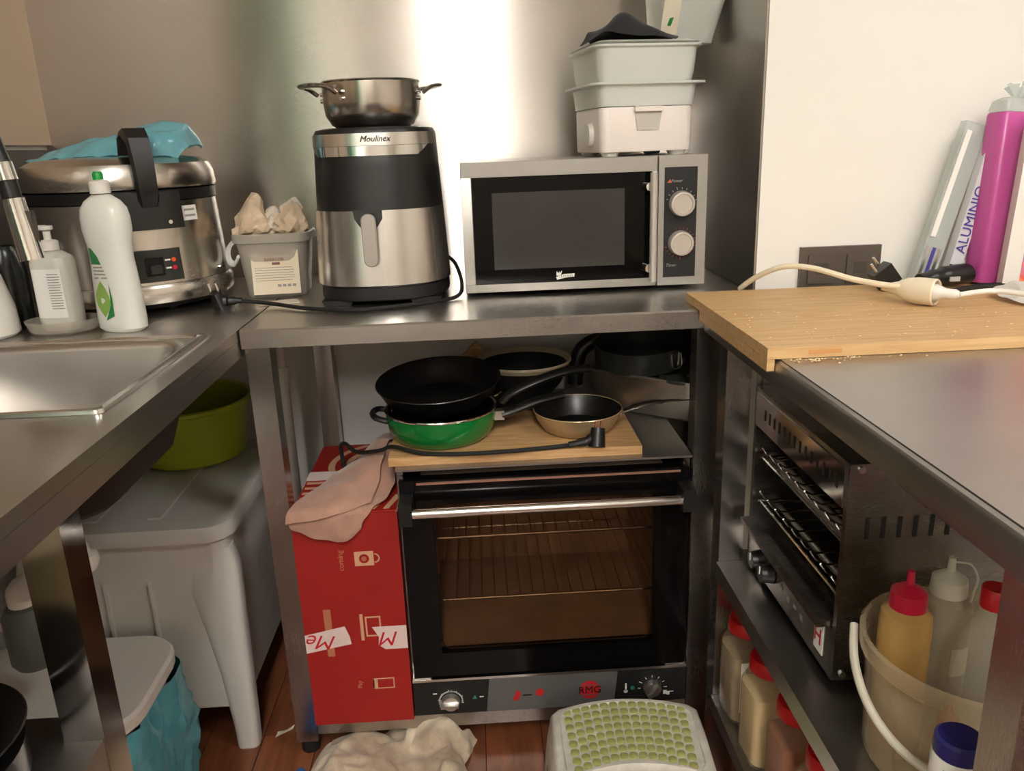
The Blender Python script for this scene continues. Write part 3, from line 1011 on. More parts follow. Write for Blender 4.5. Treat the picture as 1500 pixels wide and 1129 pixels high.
bm = B(); lathe(bm, [(0.1098, 0.0578), (0.1105, 0.0600), (0.1098, 0.0618), (0.1045, 0.0618), (0.1045, 0.0612), (0.1095, 0.0578)], n=48, close=False)
fin(bm, 'rim', CHROME, t)
bm = B(); box(bm, 0.104, 0.124, -0.010, 0.010, 0.028, 0.046)
fin(bm, 'ferrule', ALU, t, bevel=0.002)
bm = B(); tube(bm, [(0.118, 0, 0.037), (0.15, 0.006, 0.044), (0.19, 0.018, 0.054), (0.245, 0.034, 0.060)], [0.011, 0.010, 0.011, 0.010], 12, 5, (1.2, 0.8))
fin(bm, 'handle', BLACK, t)
bm = B(); tube(bm, [(-0.100, 0.03, 0.045), (-0.125, 0.025, 0.052), (-0.134, 0.0, 0.052), (-0.125, -0.025, 0.050), (-0.102, -0.03, 0.043)], 0.006, 8, 5)
fin(bm, 'ear_handle', BLACK, t)

t = thing('frying_pan', 'deep black frying pan resting on the green pan', 'pan', (-0.086, 1.548, WB + 0.0560), rot=(R(6), R(-2), 0))
t.scale = (1, 1, 0.80)
bm = B(); lathe(bm, [(0, 0), (0.080, 0), (0.090, 0.005), (0.112, 0.030), (0.122, 0.056), (0.1255, 0.061), (0.1245, 0.063), (0.120, 0.058), (0.109, 0.031), (0.088, 0.007), (0, 0.004)], n=48)
fin(bm, 'pan_body', NONSTICK, t)
bm = B(); tube(bm, [(0.108, -0.055, 0.036), (0.128, -0.062, 0.050)], 0.008, 10, 0, (1.4, 0.6))
fin(bm, 'ferrule', CHROME, t)
bm = B(); tube(bm, [(0.122, -0.062, 0.020), (0.145, -0.062, 0.042), (0.19, -0.055, 0.062), (0.25, -0.040, 0.074), (0.300, -0.030, 0.072)], [0.010, 0.011, 0.012, 0.012, 0.011], 12, 5, (1.2, 0.8))
fin(bm, 'handle', BLACK, t)

t = thing('frying_pan', 'small gold-brown frying pan with a steel handle on the wooden board', 'pan', (0.186, 1.505, WB))
bm = B(); lathe(bm, [(0, 0), (0.062, 0), (0.068, 0.003), (0.082, 0.025), (0.087, 0.040), (0.0885, 0.042), (0.0875, 0.0435), (0.0865, 0.042)], n=44, close=False)
fin(bm, 'pan_body', GOLD, t)
bm = B(); lathe(bm, [(0.0862, 0.0425), (0.085, 0.039), (0.080, 0.025), (0.066, 0.005), (0, 0.004)], n=44, close=False)
fin(bm, 'lining', NONSTICK, t)
bm = B(); tube(bm, [(0.082, -0.006, 0.030), (0.10, -0.006, 0.036), (0.135, 0.0, 0.044), (0.185, 0.008, 0.046), (0.235, 0.015, 0.043)], [0.006, 0.007, 0.011, 0.011, 0.006, 0.004], 12, 5, (1.3, 0.5))
fin(bm, 'handle', mat('handle_bright', (0.78, 0.75, 0.71, 1), 0.22, 1.0), t)
bm = B(); lathe(bm, [(0.004, 0), (0.004, 0.003), (0, 0.0045)], (0.083, -0.012, 0.030), 10)
lathe(bm, [(0.004, 0), (0.004, 0.003), (0, 0.0045)], (0.083, 0.0, 0.030), 10)
fin(bm, 'rivets', CHROME, t)

t = thing('serving_bowl', 'dark bowl with a pale rim behind the pans', 'bowl', (0.096, 1.772, OT))
bm = B(); lathe(bm, [(0, 0), (0.05, 0), (0.055, 0.006), (0.088, 0.045), (0.102, 0.085), (0.0995, 0.085), (0.085, 0.046), (0.052, 0.008), (0, 0.005)], n=40)
fin(bm, 'bowl', BLACKM, t)
bm = B(); lathe(bm, [(0.1015, 0.082), (0.110, 0.092), (0.108, 0.097), (0.0985, 0.086)], n=40, close=False)
fin(bm, 'rim', mat('pale_glaze', srgb(206, 190, 160), 0.35), t)
t = thing('serving_board', 'small wooden board standing on its corner behind the pans', 'board', (-0.012, 1.86, OT))
bm = B(); box(bm, 0.0, 0.084, -0.007, 0.007, 0.0, 0.084, M=Matrix.Rotation(R(-45), 4, 'Y'))
fin(bm, 'board', PINE, t, bevel=0.005)

# steel tray with the black baking mould on it
t = thing('steel_tray', 'deep rectangular steel tray standing behind the gold-brown pan', 'tray', (0.375, 1.665, OT), rz=R(-38))
bm = B()
def ring3(w, d, rad, z):
    return [(x, y, z) for x, y in rrect(w, d, rad, 4)]
loft(bm, [ring3(0.235, 0.115, 0.02, 0), ring3(0.245, 0.125, 0.022, 0.004), ring3(0.262, 0.142, 0.024, 0.088), ring3(0.285, 0.165, 0.026, 0.090), ring3(0.287, 0.167, 0.027, 0.086),
          ring3(0.2875, 0.1675, 0.027, 0.0875), ring3(0.287, 0.167, 0.027, 0.0915), ring3(0.259, 0.139, 0.022, 0.090), ring3(0.242, 0.122, 0.02, 0.006), ring3(0.23, 0.11, 0.018, 0.002)])
fin(bm, 'tray', ST_TRAY, t)
t = thing('cake_mould', 'black round baking mould with a clip and holed tab on the steel tray', 'mould', (0.352, 1.70, OT + 0.098), rot=(R(6), R(3), R(-58)))
bm = B(); lathe(bm, [(0, 0), (0.098, 0), (0.1, 0.003), (0.101, 0.046), (0.103, 0.049), (0.0985, 0.049), (0.097, 0.004), (0, 0.003)], n=44)
MOULD = mat('mould_coat', srgb(62, 64, 60), 0.3, 0.3, var=0.2, vscale=20)
fin(bm, 'mould', MOULD, t)
bm = B()
o_ = ring_pts(0.135, 0.0, 0.055, -2.2, 2.2, 26)
i_ = ring_pts(0.152, 0.0, 0.014, -PI, PI, 26)
lo = [[bm.verts.new((x, y, z)) for x, y in o_] for z in (0.001, 0.006)]
li = [[bm.verts.new((x, y, z)) for x, y in i_] for z in (0.001, 0.006)]
for k in range(26):
    bm.faces.new((lo[1][k], lo[1][k + 1], li[1][k + 1], li[1][k]))
    bm.faces.new((lo[0][k], li[0][k], li[0][k + 1], lo[0][k + 1]))
    bm.faces.new((lo[0][k], lo[0][k + 1], lo[1][k + 1], lo[1][k]))
    bm.faces.new((li[0][k], li[1][k], li[1][k + 1], li[0][k + 1]))
fin(bm, 'tab', MOULD, t)
bm = B(); box(bm, 0.100, 0.106, -0.012, 0.012, 0.012, 0.044)
tube(bm, [(0.107, -0.014, 0.040), (0.111, -0.012, 0.014), (0.111, 0.012, 0.014), (0.107, 0.014, 0.040)], 0.0018, 6, 4)
fin(bm, 'clip', ALU, t)
t = thing('pan_handle', 'black plastic pan handle behind the cake mould', 'handle', (0.248, 1.805, OT))
bm = B(); tube(bm, [(-0.03, 0, 0.02), (-0.02, 0, 0.09), (0.01, 0, 0.118), (0.05, 0.0, 0.125)], 0.018, 12, 5)
fin(bm, 'grip', BLACK, t)

# cable across the board
t = thing('power_cable', 'black cable with a moulded plug lying across the board on the oven', 'cable', (-0.28, 1.50, 0.545))
def lp(pts, t):
    return [tuple(Vector(p) - t.location) for p in pts]
bm = B(); tube(bm, lp([(-0.292, 1.55, 0.548), (-0.294, 1.545, 0.600), (-0.282, 1.53, 0.614), (-0.255, 1.50, 0.606), (-0.205, 1.46, 0.622), (-0.175, 1.43, 0.640), (-0.12, 1.398, WB + 0.0045), (-0.05, 1.384, WB + 0.0045), (0.03, 1.384, WB + 0.0045), (0.11, 1.392, WB + 0.0045), (0.165, 1.398, WB + 0.006)], t), 0.0042, 8, 6)
fin(bm, 'cord', BLACKM, t)
bm = B(); tube(bm, lp([(0.155, 1.396, WB + 0.007), (0.185, 1.400, WB + 0.010), (0.202, 1.402, WB + 0.014)], t), [0.006, 0.008, 0.011], 10, 4)
pl = fin(bm, 'plug', BLACK, t)
bm = B(); cyl(bm, lp([(0.208, 1.394, WB + 0.001)], t)[0], lp([(0.212, 1.406, WB + 0.034)], t)[0], 0.016, 18, 0.013)
fin(bm, 'plug_head', BLACK, t, bevel=0.002)
for dx in (-0.005, 0.005):
    bm = B(); cyl(bm, lp([(0.212 + dx, 1.404, WB + 0.033)], t)[0], lp([(0.214 + dx, 1.410, WB + 0.046)], t)[0], 0.0022, 8)
    fin(bm, 'pin', mat('pin_brass', srgb(150, 90, 80), 0.3, 0.8), t)

# ------------------------------------------------------------------ microwave
TT = 0.8905
t = thing('microwave', 'silver microwave oven with black glass door and two round knobs on the table', 'microwave', (0.215, 1.582, TT))
MW, MH, MD = 0.2385, 0.258, 0.34
bm = B(); box(bm, -MW, MW, 0.014, MD, 0.010, MH)
fin(bm, 'case', ALU_PAINT, t, bevel=0.004)
for fx in (-0.19, 0.19):
    for fy in (0.05, 0.29):
        bm = B(); lathe(bm, [(0.012, 0), (0.015, 0.0095)], (fx, fy, 0), 14)
        fin(bm, 'foot', BLACKM, t)
dx1 = 0.141
bm = B()
box(bm, -MW, dx1, 0, 0.0135, MH - 0.028, MH)
box(bm, -MW, dx1, 0, 0.0135, 0.008, 0.024)
box(bm, -MW, -MW + 0.020, 0, 0.0135, 0.024, MH - 0.028)
box(bm, dx1 - 0.010, dx1, 0, 0.0135, 0.024, MH - 0.028)
bmesh.ops.remove_doubles(bm, verts=bm.verts, dist=1e-5)
dr = fin(bm, 'door_frame', ALU_PAINT, t, bevel=0.0008, seg=1)
bm = B(); box(bm, -MW + 0.0205, dx1 - 0.0105, 0.003, 0.0130, 0.0245, MH - 0.0285)
fin(bm, 'door_glass', BLACKG, dr, smooth=False)
bm = B(); box(bm, -0.180, 0.078, 0.0022, 0.0028, 0.052, 0.200)
fin(bm, 'viewing_window', SCREEN, dr, smooth=False)
bm = B(); cyl(bm, (0.130, -0.022, 0.020), (0.130, -0.022, 0.228), 0.0075, 14)
fin(bm, 'door_handle', mat('handle_satin', srgb(196, 190, 182), 0.35, 0.5), dr)
for z in (0.046, 0.202):
    bm = B(); cyl(bm, (0.1235, -0.020, z), (0.1185, 0.0028, z), 0.0085, 14)
    fin(bm, 'handle_post', CHROME, dr)
# door logo: a little chef's hat and a wordmark
bm = B()
prism(bm, [(-0.058, 0.036), (-0.050, 0.036), (-0.048, 0.0395), (-0.0465, 0.045), (-0.0478, 0.045), (-0.0505, 0.0405), (-0.0520, 0.045), (-0.0535, 0.0405), (-0.0570, 0.0445), (-0.0575, 0.044)], 'y', 0.0016, 0.0028)
fin(bm, 'hat_emblem', INK_WHITE, dr, smooth=False)
bm = B()
prism(bm, [(-0.0585, 0.0335), (-0.057, 0.0275), (-0.040, 0.0315), (-0.0225, 0.0325), (-0.0215, 0.039), (-0.0440, 0.0385), (-0.052, 0.0355)], 'y', 0.0016, 0.0028)
fin(bm, 'wordmark', INK_WHITE, dr, smooth=False)
bm = B()
for i in range(6):
    x = -0.048 + i * 0.0042
    box(bm, x, x + 0.0008, 0.0012, 0.0015, 0.0325, 0.037, M=None)
fin(bm, 'letter_gaps', BLACKG, dr, smooth=False)['kind'] = 'stuff'
# control side
bm = B(); box(bm, dx1 + 0.003, MW, 0.0, 0.0135, 0.008, MH)
cp = fin(bm, 'control_side', ALU_PAINT, t, bevel=0.0008, seg=1)
bm = B(); box(bm, 0.155, 0.219, -0.0012, -0.0002, 0.024, 0.236)
pn = fin(bm, 'control_panel', BLACKM, cp, smooth=False)
for z in (0.167, 0.091):
    bm = B()
    Mx = Matrix.Translation((0.188, -0.0015, z)) @ Matrix.Rotation(PI / 2, 4, 'X')
    lathe(bm, [(0.0245, 0), (0.024, 0.014), (0.0225, 0.018), (0.0190, 0.0185), (0.0180, 0.0165), (0, 0.0160)], n=36, M=Mx)
    k_ = fin(bm, 'knob', mat('knob_silver', srgb(196, 188, 178), 0.32, 0.35), cp)
RED_D = mat('dull_red_ink', srgb(150, 60, 50), 0.5)
ticks(pn, 0.188, 0.167, 0.027, 0.0305, 0.2, PI - 0.3, 9, -0.0013, INK_GREY)
ticks(pn, 0.188, 0.091, 0.027, 0.0305, -0.2 - PI * 0.85, PI * 0.6, 19, -0.0013, RED_D)
bm = B(); prism(bm, [(0.160, 0.207), (0.168, 0.207), (0.166, 0.214)], 'y', -0.0018, -0.0013)
fin(bm, 'triangle_mark', mat('orange_red_ink', srgb(206, 92, 62), 0.5), pn, smooth=False)
text('Power', 0.0085, INK_GREY, pn, (0.1785, -0.0016, 0.2100), shear=0.25, ext=0.0002)
text('Timer', 0.0085, INK_GREY, pn, (0.170, -0.0016, 0.0475), shear=0.25, ext=0.0002)

# ------------------------------------------------------------------ steamer on the microwave
t = thing('food_steamer', 'white food steamer with stacked milky plastic tiers on the microwave', 'steamer', (0.335, 1.735, TT + MH + 0.0005), rz=R(8))
bm = B()
rloft(bm, [(0.186, 0.186, 0.012, 0.008), (0.190, 0.190, 0.016, 0.012), (0.194, 0.194, 0.02, 0.088), (0.190, 0.190, 0.018, 0.092)])
sb = fin(bm, 'base', mat('warm_white_plastic', srgb(238, 228, 220), 0.35), t)
for fx in (-0.07, 0.07):
    for fy in (-0.07, 0.07):
        bm = B(); lathe(bm, [(0.016, 0), (0.02, 0.010)], (fx, fy, 0), 16)
        fin(bm, 'foot', WHITEP, t)
bm = B(); prism(bm, [(-0.022, 0.048), (0.022, 0.048), (0.028, 0.086), (-0.028, 0.086)], 'y', -0.0985, -0.0965)
fin(bm, 'grip_recess', mat('grey_recess', srgb(196, 190, 182), 0.5), sb, smooth=False)
bm = B(); box(bm, -0.029, 0.029, -0.106, -0.096, 0.083, 0.092)
fin(bm, 'grip_lip', mat('warm_white_plastic', None), sb, bevel=0.003)
bm = B(); cyl(bm, (-0.097, -0.03, 0.042), (-0.106, -0.03, 0.042), 0.024, 24, 0.021)
fin(bm, 'timer_dial', WHITEP, sb, bevel=0.002)
bm = B()
rloft(bm, [(0.196, 0.196, 0.02, 0.093), (0.204, 0.204, 0.02, 0.131), (0.236, 0.225, 0.022, 0.133), (0.236, 0.225, 0.022, 0.137), (0.200, 0.200, 0.02, 0.137), (0.192, 0.192, 0.018, 0.096)], cap0=False, cap1=True)
fin(bm, 'lower_tier', MILKY, t)
bm = B()
rloft(bm, [(0.190, 0.190, 0.02, 0.138), (0.198, 0.198, 0.022, 0.156), (0.206, 0.206, 0.024, 0.198), (0.222, 0.218, 0.026, 0.201), (0.222, 0.218, 0.026, 0.205), (0.202, 0.202, 0.022, 0.204), (0.194, 0.194, 0.02, 0.156), (0.186, 0.186, 0.018, 0.140)])
fin(bm, 'upper_tier', MILKY, t)
bm = B(); rloft(bm, [(0.200, 0.200, 0.022, 0.206), (0.214, 0.212, 0.024, 0.209), (0.19, 0.19, 0.022, 0.213), (0.12, 0.12, 0.03, 0.215)], cap0=True)
fin(bm, 'lid', MILKY, t)
SZ = TT + MH + 0.2165
ctrl = [[(0.212, 1.64, SZ - 0.012), (0.235, 1.665, SZ + 0.012), (0.24, 1.71, SZ + 0.012), (0.25, 1.76, SZ)],
        [(0.252, 1.635, SZ + 0.004), (0.265, 1.66, SZ + 0.020), (0.275, 1.71, SZ + 0.022), (0.275, 1.77, SZ + 0.002)],
        [(0.29, 1.635, SZ + 0.008), (0.297, 1.66, SZ + 0.044), (0.305, 1.71, SZ + 0.042), (0.31, 1.77, SZ + 0.004)],
        [(0.33, 1.635, SZ + 0.004), (0.335, 1.66, SZ + 0.030), (0.345, 1.71, SZ + 0.026), (0.345, 1.77, SZ + 0.002)],
        [(0.375, 1.64, SZ + 0.000), (0.385, 1.665, SZ + 0.010), (0.385, 1.71, SZ + 0.010), (0.385, 1.76, SZ)],
        [(0.405, 1.655, SZ - 0.002), (0.412, 1.675, SZ + 0.002), (0.412, 1.71, SZ + 0.002), (0.41, 1.75, SZ)]]
tag(grid_cloth('cloth', ctrl, BLACK_CLOTH, amp=0.006, freq=24), 'crumpled black cloth on top of the food steamer', 'cloth')
# milky box leaning over the steamer
t = thing('storage_box', 'tilted milky plastic storage box leaning behind the black cloth', 'box', (0.446, 1.80, SZ + 0.003), rot=(R(6), R(4), R(4)))
bm = B()
rloft(bm, [(0.095, 0.12, 0.02, 0.0), (0.108, 0.13, 0.022, 0.004), (0.150, 0.19, 0.024, 0.16), (0.165, 0.205, 0.026, 0.163), (0.165, 0.205, 0.026, 0.168), (0.146, 0.186, 0.022, 0.166), (0.104, 0.126, 0.02, 0.008), (0.09, 0.11, 0.02, 0.004)])
bx = fin(bm, 'box', MILKY, t)
bm = B(); Mx = Matrix.Rotation(R(-10.5), 4, 'X')
box(bm, -0.064, -0.030, -0.0675, -0.0665, 0.028, 0.14, M=Matrix.Translation((0, 0.0, 0.0)) @ Matrix.Rotation(R(10.5), 4, 'X'))
fin(bm, 'label', mat('cream_label', srgb(234, 222, 200), 0.5), t, smooth=False)
bm = B(); prism(bm, [(-0.052, 0.044), (-0.045, 0.044), (-0.041, 0.060), (-0.049, 0.058)], 'y', -0.0687, -0.0677)
bmesh.ops.transform(bm, matrix=Matrix.Rotation(R(10.5), 4, 'X'), verts=bm.verts)
fin(bm, 'green_print', LEAF2, t, smooth=False)

# ------------------------------------------------------------------ air fryer
t = thing('air_fryer', 'black and steel air fryer with a vertical drawer handle beside the microwave', 'air fryer', (-0.187, 1.675, TT))
def fr(z):      # half width, half depth
    k = 0.1335 - 0.052 * z if z < 0.32 else 0.117
    return k, k * 1.12
def S_f(a, z, off=0.0):
    w, d = fr(z)
    ca, sa = math.cos(a), math.sin(a)
    k = (abs(ca) ** 2.7 + abs(sa) ** 2.7) ** (-1 / 2.7)
    return ((w + off) * k * ca, (d + off) * k * sa, z)
def fring(z, off=0.0, n=64):
    return [S_f(2 * PI * i / n, z, off) for i in range(n)]
bm = B(); loft(bm, [fring(0.036, -0.002), fring(0.045), fring(0.10), fring(0.18), fring(0.26), fring(0.318), fring(0.326, -0.004), fring(0.329, -0.02)])
body = fin(bm, 'body', BLACK, t)
bm = B(); loft(bm, [fring(0.010, -0.006), fring(0.012, -0.004), fring(0.035, -0.004)])
fin(bm, 'base', BLACKM, t)
for fx in (-0.085, 0.085):
    for fy in (-0.105, 0.105):
        bm = B(); box(bm, fx - 0.025, fx + 0.025, fy - 0.02, fy + 0.02, 0, 0.0105, taper=(-0.006, 0))
        fin(bm, 'foot', BLACKM, t)
A0 = -PI / 2
bm = B(); patch(bm, S_f, A0 - 1.50, A0 + 1.32, 0.040, 0.180, 48, 10, 0.0005, 0.003)
drw = fin(bm, 'drawer_front', ST_FINE, t)
bm = B(); patch(bm, S_f, A0 - 1.28, A0 + 1.12, 0.296, 0.318, 40, 3, 0.0005, 0.0022)
fas = fin(bm, 'fascia', ST_FINE, t)
lo_ = lambda z: A0 - 0.86 - (0.20 * (z - 0.278) / 0.017)
hi_ = lambda z: A0 + 0.72 + (0.20 * (z - 0.278) / 0.017)
bm = B(); patch(bm, S_f, lo_, hi_, 0.278, 0.2955, 30, 3, 0.0005, 0.0028)
fin(bm, 'display_strip', mat('mirror_strip', (0.62, 0.62, 0.60, 1), 0.10, 0.9), t)
text('Moulinex', 0.015, INK, fas, (0.012, -0.1365, 0.3075), (PI / 2 - 0.05, 0, 0), shear=0.35, name='brand_lettering')
bm = B()
zc = 0.166
poly = [(A0 - 0.30, 0.1825), (A0 + 0.12, 0.1825), (A0 + 0.12, 0.165), (A0 + 0.04, 0.150), (A0 - 0.20, 0.150), (A0 - 0.28, 0.165)]
polypatch(bm, lambda a, z, o: S_f(a, z, o), poly, 0.0031, 0.0045)
fin(bm, 'grip_recess', BLACK, drw)
bm = B()
hx = -0.009
pts = rrect(0.027, 0.098, 0.0125, 6)
loft(bm, [[(hx + x, -0.166 + dy - y * 0.05, 0.127 + y) for x, y in [(p[0] * sc, p[1] * (1 - (1 - sc) * 0.4)) for p in pts]] for dy, sc in ((0.010, 1.0), (0.002, 1.0), (0.0, 0.9))])
fin(bm, 'handle', mat('handle_satin', None), drw)
bm = B(); box(bm, hx - 0.009, hx + 0.009, -0.158, -0.142, 0.155, 0.175)
fin(bm, 'handle_neck', BLACK, drw, bevel=0.002)
# cord and plug
t = thing('power_cable', 'black fryer cord with a plug trailing along the table edge', 'cable', (-0.20, 1.52, TT))
bm = B(); tube(bm, lp([(-0.066, 1.72, 0.960), (-0.045, 1.69, 0.945), (-0.032, 1.62, 0.915), (-0.040, 1.575, 0.8965), (-0.085, 1.530, 0.8955), (-0.15, 1.500, 0.8955), (-0.235, 1.478, 0.8955), (-0.33, 1.520, 0.8955), (-0.395, 1.565, 0.8975), (-0.440, 1.575, 0.902), (-0.470, 1.575, 0.906)], t), 0.0038, 8, 6)
fin(bm, 'cord', BLACKM, t)
bm = B(); tube(bm, lp([(-0.462, 1.575, 0.906), (-0.482, 1.573, 0.907), (-0.497, 1.570, 0.908)], t), [0.006, 0.009, 0.013], 12, 4)
fin(bm, 'plug', BLACK, t)
bm = B(); cyl(bm, lp([(-0.500, 1.576, 0.8915)], t)[0], lp([(-0.508, 1.566, 0.926)], t)[0], 0.017, 18, 0.012)
fin(bm, 'plug_head', BLACK, t, bevel=0.002)
for dx in (-0.007, 0.007):
    bm = B(); cyl(bm, lp([(-0.509 + dx, 1.566, 0.926)], t)[0], lp([(-0.512 + dx, 1.562, 0.944)], t)[0], 0.0024, 8)
    fin(bm, 'pin', CHROME, t)
# paper under the plug
bm = B(); box(bm, -0.035, 0.045, -0.022, 0.022, 0, 0.0012)
o = fin(bm, 'paper_slip', PAPER_PALE, loc=(-0.408, 1.615, TT), rot=(0, 0, R(18)), smooth=False)
tag(o, 'white paper slip under the cord in front of the plastic tub', 'paper')

# saucepan on the fryer
t = thing('saucepan', 'small stainless saucepan with two loop handles on the air fryer', 'saucepan', (-0.190, 1.675, TT + 0.3295))
bm = B(); lathe(bm, [(0, 0), (0.070, 0), (0.080, 0.006), (0.0905, 0.024), (0.0935, 0.045), (0.0935, 0.082), (0.0955, 0.084), (0.0945, 0.086), (0.0915, 0.083), (0.0915, 0.045), (0.088, 0.025), (0.078, 0.009), (0, 0.004)], n=56)
pb = fin(bm, 'pot', ST_POT, t)
for a in (R(212), R(20)):
    u = Vector((math.cos(a), math.sin(a), 0)); v = Vector((-math.sin(a), math.cos(a), 0))
    bm = B(); tube(bm, [u * 0.092 + v * 0.044 + Vector((0, 0, 0.062)), u * 0.110 + v * 0.043 + Vector((0, 0, 0.073)), u * 0.132 + v * 0.024 + Vector((0, 0, 0.076)), u * 0.132 - v * 0.024 + Vector((0, 0, 0.076)), u * 0.110 - v * 0.043 + Vector((0, 0, 0.073)), u * 0.092 - v * 0.044 + Vector((0, 0, 0.062))], 0.0058, 8, 5, (1.3, 0.7))
    hh = fin(bm, 'loop_handle', ST_POT, t)
    for sg in (-1, 1):
        for dz in (0.052, 0.064):
            bm = B(); p = u * 0.0815 + v * sg * 0.046 + Vector((0, 0, dz)); cyl(bm, p * 0.98 + Vector((0, 0, dz * 0.02)), p * 1.05 - Vector((0, 0, dz * 0.05)), 0.004, 10)
            fin(bm, 'rivet', CHROME, hh)

# ------------------------------------------------------------------ plastic tub of crumpled papers
t = thing('plastic_tub', 'milky plastic tub with a tan label between the rice cooker and air fryer', 'tub', (-0.425, 1.745, TT), rz=R(3))
bm = B(); rloft(bm, [(0.118, 0.115, 0.028, 0), (0.122, 0.118, 0.03, 0.004), (0.146, 0.136, 0.035, 0.112), (0.160, 0.15, 0.038, 0.114), (0.160, 0.15, 0.038, 0.130), (0.154, 0.144, 0.036, 0.132), (0.150, 0.14, 0.034, 0.128), (0.140, 0.130, 0.033, 0.110), (0.116, 0.112, 0.026, 0.006), (0.10, 0.10, 0.02, 0.003)])
fin(bm, 'tub', MILKY2, t)
bm = B(); tube(bm, [(-0.081, 0.0, 0.118), (-0.094, -0.02, 0.100), (-0.092, -0.035, 0.078), (-0.078, -0.052, 0.072), (-0.066, -0.064, 0.088)], 0.0045, 8, 5, (1.5, 0.7))
fin(bm, 'handle', MILKY, t)
bm = B(); Mx = Matrix.Translation((0.008, -0.0665, 0.052)) @ Matrix.Rotation(R(-7), 4, 'X')
box(bm, -0.050, 0.046, -0.0014, -0.0004, -0.044, 0.046, M=Mx)
lb = fin(bm, 'label', LABELM, t, smooth=False)
for m_, rects in ((INK_BROWN, [(-0.010, 0.006, 0.037, 0.044), (-0.008, 0.008, 0.016, 0.021)]), (mat('rose_ink', srgb(196, 140, 120), 0.6), [(-0.030, -0.0105, 0.034, 0.044)]), (mat('olive_ink', srgb(170, 150, 104), 0.6), [(0.0065, 0.024, 0.036, 0.044)])):
    for x0, x1, z0, z1 in rects:
        bm = B(); box(bm, x0, x1, -0.0018, -0.0015, z0, z1, M=Mx)
        fin(bm, 'label_block', m_, lb, smooth=False)
bm = B()
random.seed(3)
for i in range(6):
    box(bm, -0.044, 0.036 + random.uniform(-0.006, 0.004), -0.0018, -0.0015, 0.010 - i * 0.0052, 0.0112 - i * 0.0052, M=Mx)
for i in range(4):
    box(bm, 0.0 + i * 0.010, 0.007 + i * 0.010, -0.0018, -0.0015, -0.029, -0.024, M=Mx)
fin(bm, 'label_print', INK_GREY, lb, smooth=False)['kind'] = 'stuff'
text('BARACOR', 0.0095, INK_BROWN, lb, (-0.002 + 0.008, -0.0665 - 0.0052, 0.052 + 0.0275), (PI / 2 - R(7), 0, 0), ext=0.0002, sx=0.9)
def crumple(name, loc, r, m, seed, label, flat=0.7, peak=0.0):
    bm = B()
    bmesh.ops.create_icosphere(bm, subdivisions=3, radius=r)
    for v in bm.verts:
        d = v.co.normalized()
        n1 = noise.noise(d * 1.7 + Vector((seed, 0, 0)))
        n2 = abs(noise.noise(d * 3.5 + Vector((0, seed, 0))))
        v.co *= 1.0 + 0.45 * n1 - 0.35 * n2
        v.co.z *= flat
        v.co += Vector((peak * max(0, d.z) ** 2 * 0.5, 0, peak * max(0, d.z) ** 3))
    o = fin(bm, name, m, ang=22, loc=loc)
    return tag(o, label, 'paper', 'crumpled papers in the plastic tub')
crumple('crumpled_paper', (-0.466, 1.72, TT + 0.142), 0.042, PAPER_TAN, 1.3, 'tan crumpled paper with a pointed corner in the plastic tub', 0.7, 0.040)
crumple('crumpled_paper', (-0.425, 1.735, TT + 0.140), 0.031, PAPER_PALE, 4.1, 'pale crumpled paper lying in the middle of the plastic tub', 0.8, 0.016)
crumple('crumpled_paper', (-0.384, 1.722, TT + 0.143), 0.036, PAPER_TAN, 7.7, 'tan crumpled paper at the air fryer side of the plastic tub', 0.75, 0.018)
crumple('crumpled_paper', (-0.402, 1.785, TT + 0.148), 0.036, PAPER_PALE, 2.9, 'pale crumpled paper at the back of the plastic tub', 0.8, 0.022)

# ------------------------------------------------------------------ rice cooker
t = thing('rice_cooker', 'large steel rice cooker with a black lid latch in the corner of the counter', 'rice cooker', (-0.712, 1.710, TT))
def rc(z):
    return 0.1865 - 0.055 * max(0, z - 0.05)
def S_c(a, z, off=0.0):
    r = rc(z) + off
    return (r * math.cos(a), r * math.sin(a), z)
bm = B(); lathe(bm, [(0, 0.056), (rc(0.05), 0.056), (rc(0.12), 0.12), (rc(0.208), 0.208), (0, 0.208)], n=72)
bd = fin(bm, 'body', ST_COOK, t)
bm = B(); lathe(bm, [(0.175, 0.018), (0.190, 0.020), (0.192, 0.026), (0.192, 0.048), (0.188, 0.0555), (0.17, 0.0555)], n=72)
fin(bm, 'base_ring', ST_COOK, t)
bm = B(); lathe(bm, [(0.165, 0.008), (0.172, 0.0175)], n=48)
fin(bm, 'base_plate', BLACKM, t)
for k in range(4):
    a = PI / 4 + k * PI / 2
    bm = B(); lathe(bm, [(0.014, 0), (0.017, 0.0078)], (0.14 * math.cos(a), 0.14 * math.sin(a), 0), 14)
    fin(bm, 'foot', BLACKM, t)
bm = B(); lathe(bm, [(0.170, 0.2085), (0.1795, 0.210), (0.1800, 0.230), (0.172, 0.2325)], n=72)
fin(bm, 'seal_band', BLACK, t)
bm = B(); lathe(bm, [(0.172, 0.2330), (0.1815, 0.2335), (0.183, 0.240), (0.181, 0.262), (0.174, 0.278), (0.155, 0.288), (0.08, 0.296), (0, 0.298)], n=72)
fin(bm, 'lid', ST_COOK, t)
AC = R(-55)
bm = B(); patch(bm, S_c, AC - 0.36, AC + 0.30, 0.160, 0.228, 16, 5, 0.001, 0.020)
lp_ = fin(bm, 'latch_plate', BLACK, t, bevel=0.003)
u = Vector((math.cos(AC), math.sin(AC), 0))
v = Vector((-math.sin(AC), math.cos(AC), 0))
bm = B()
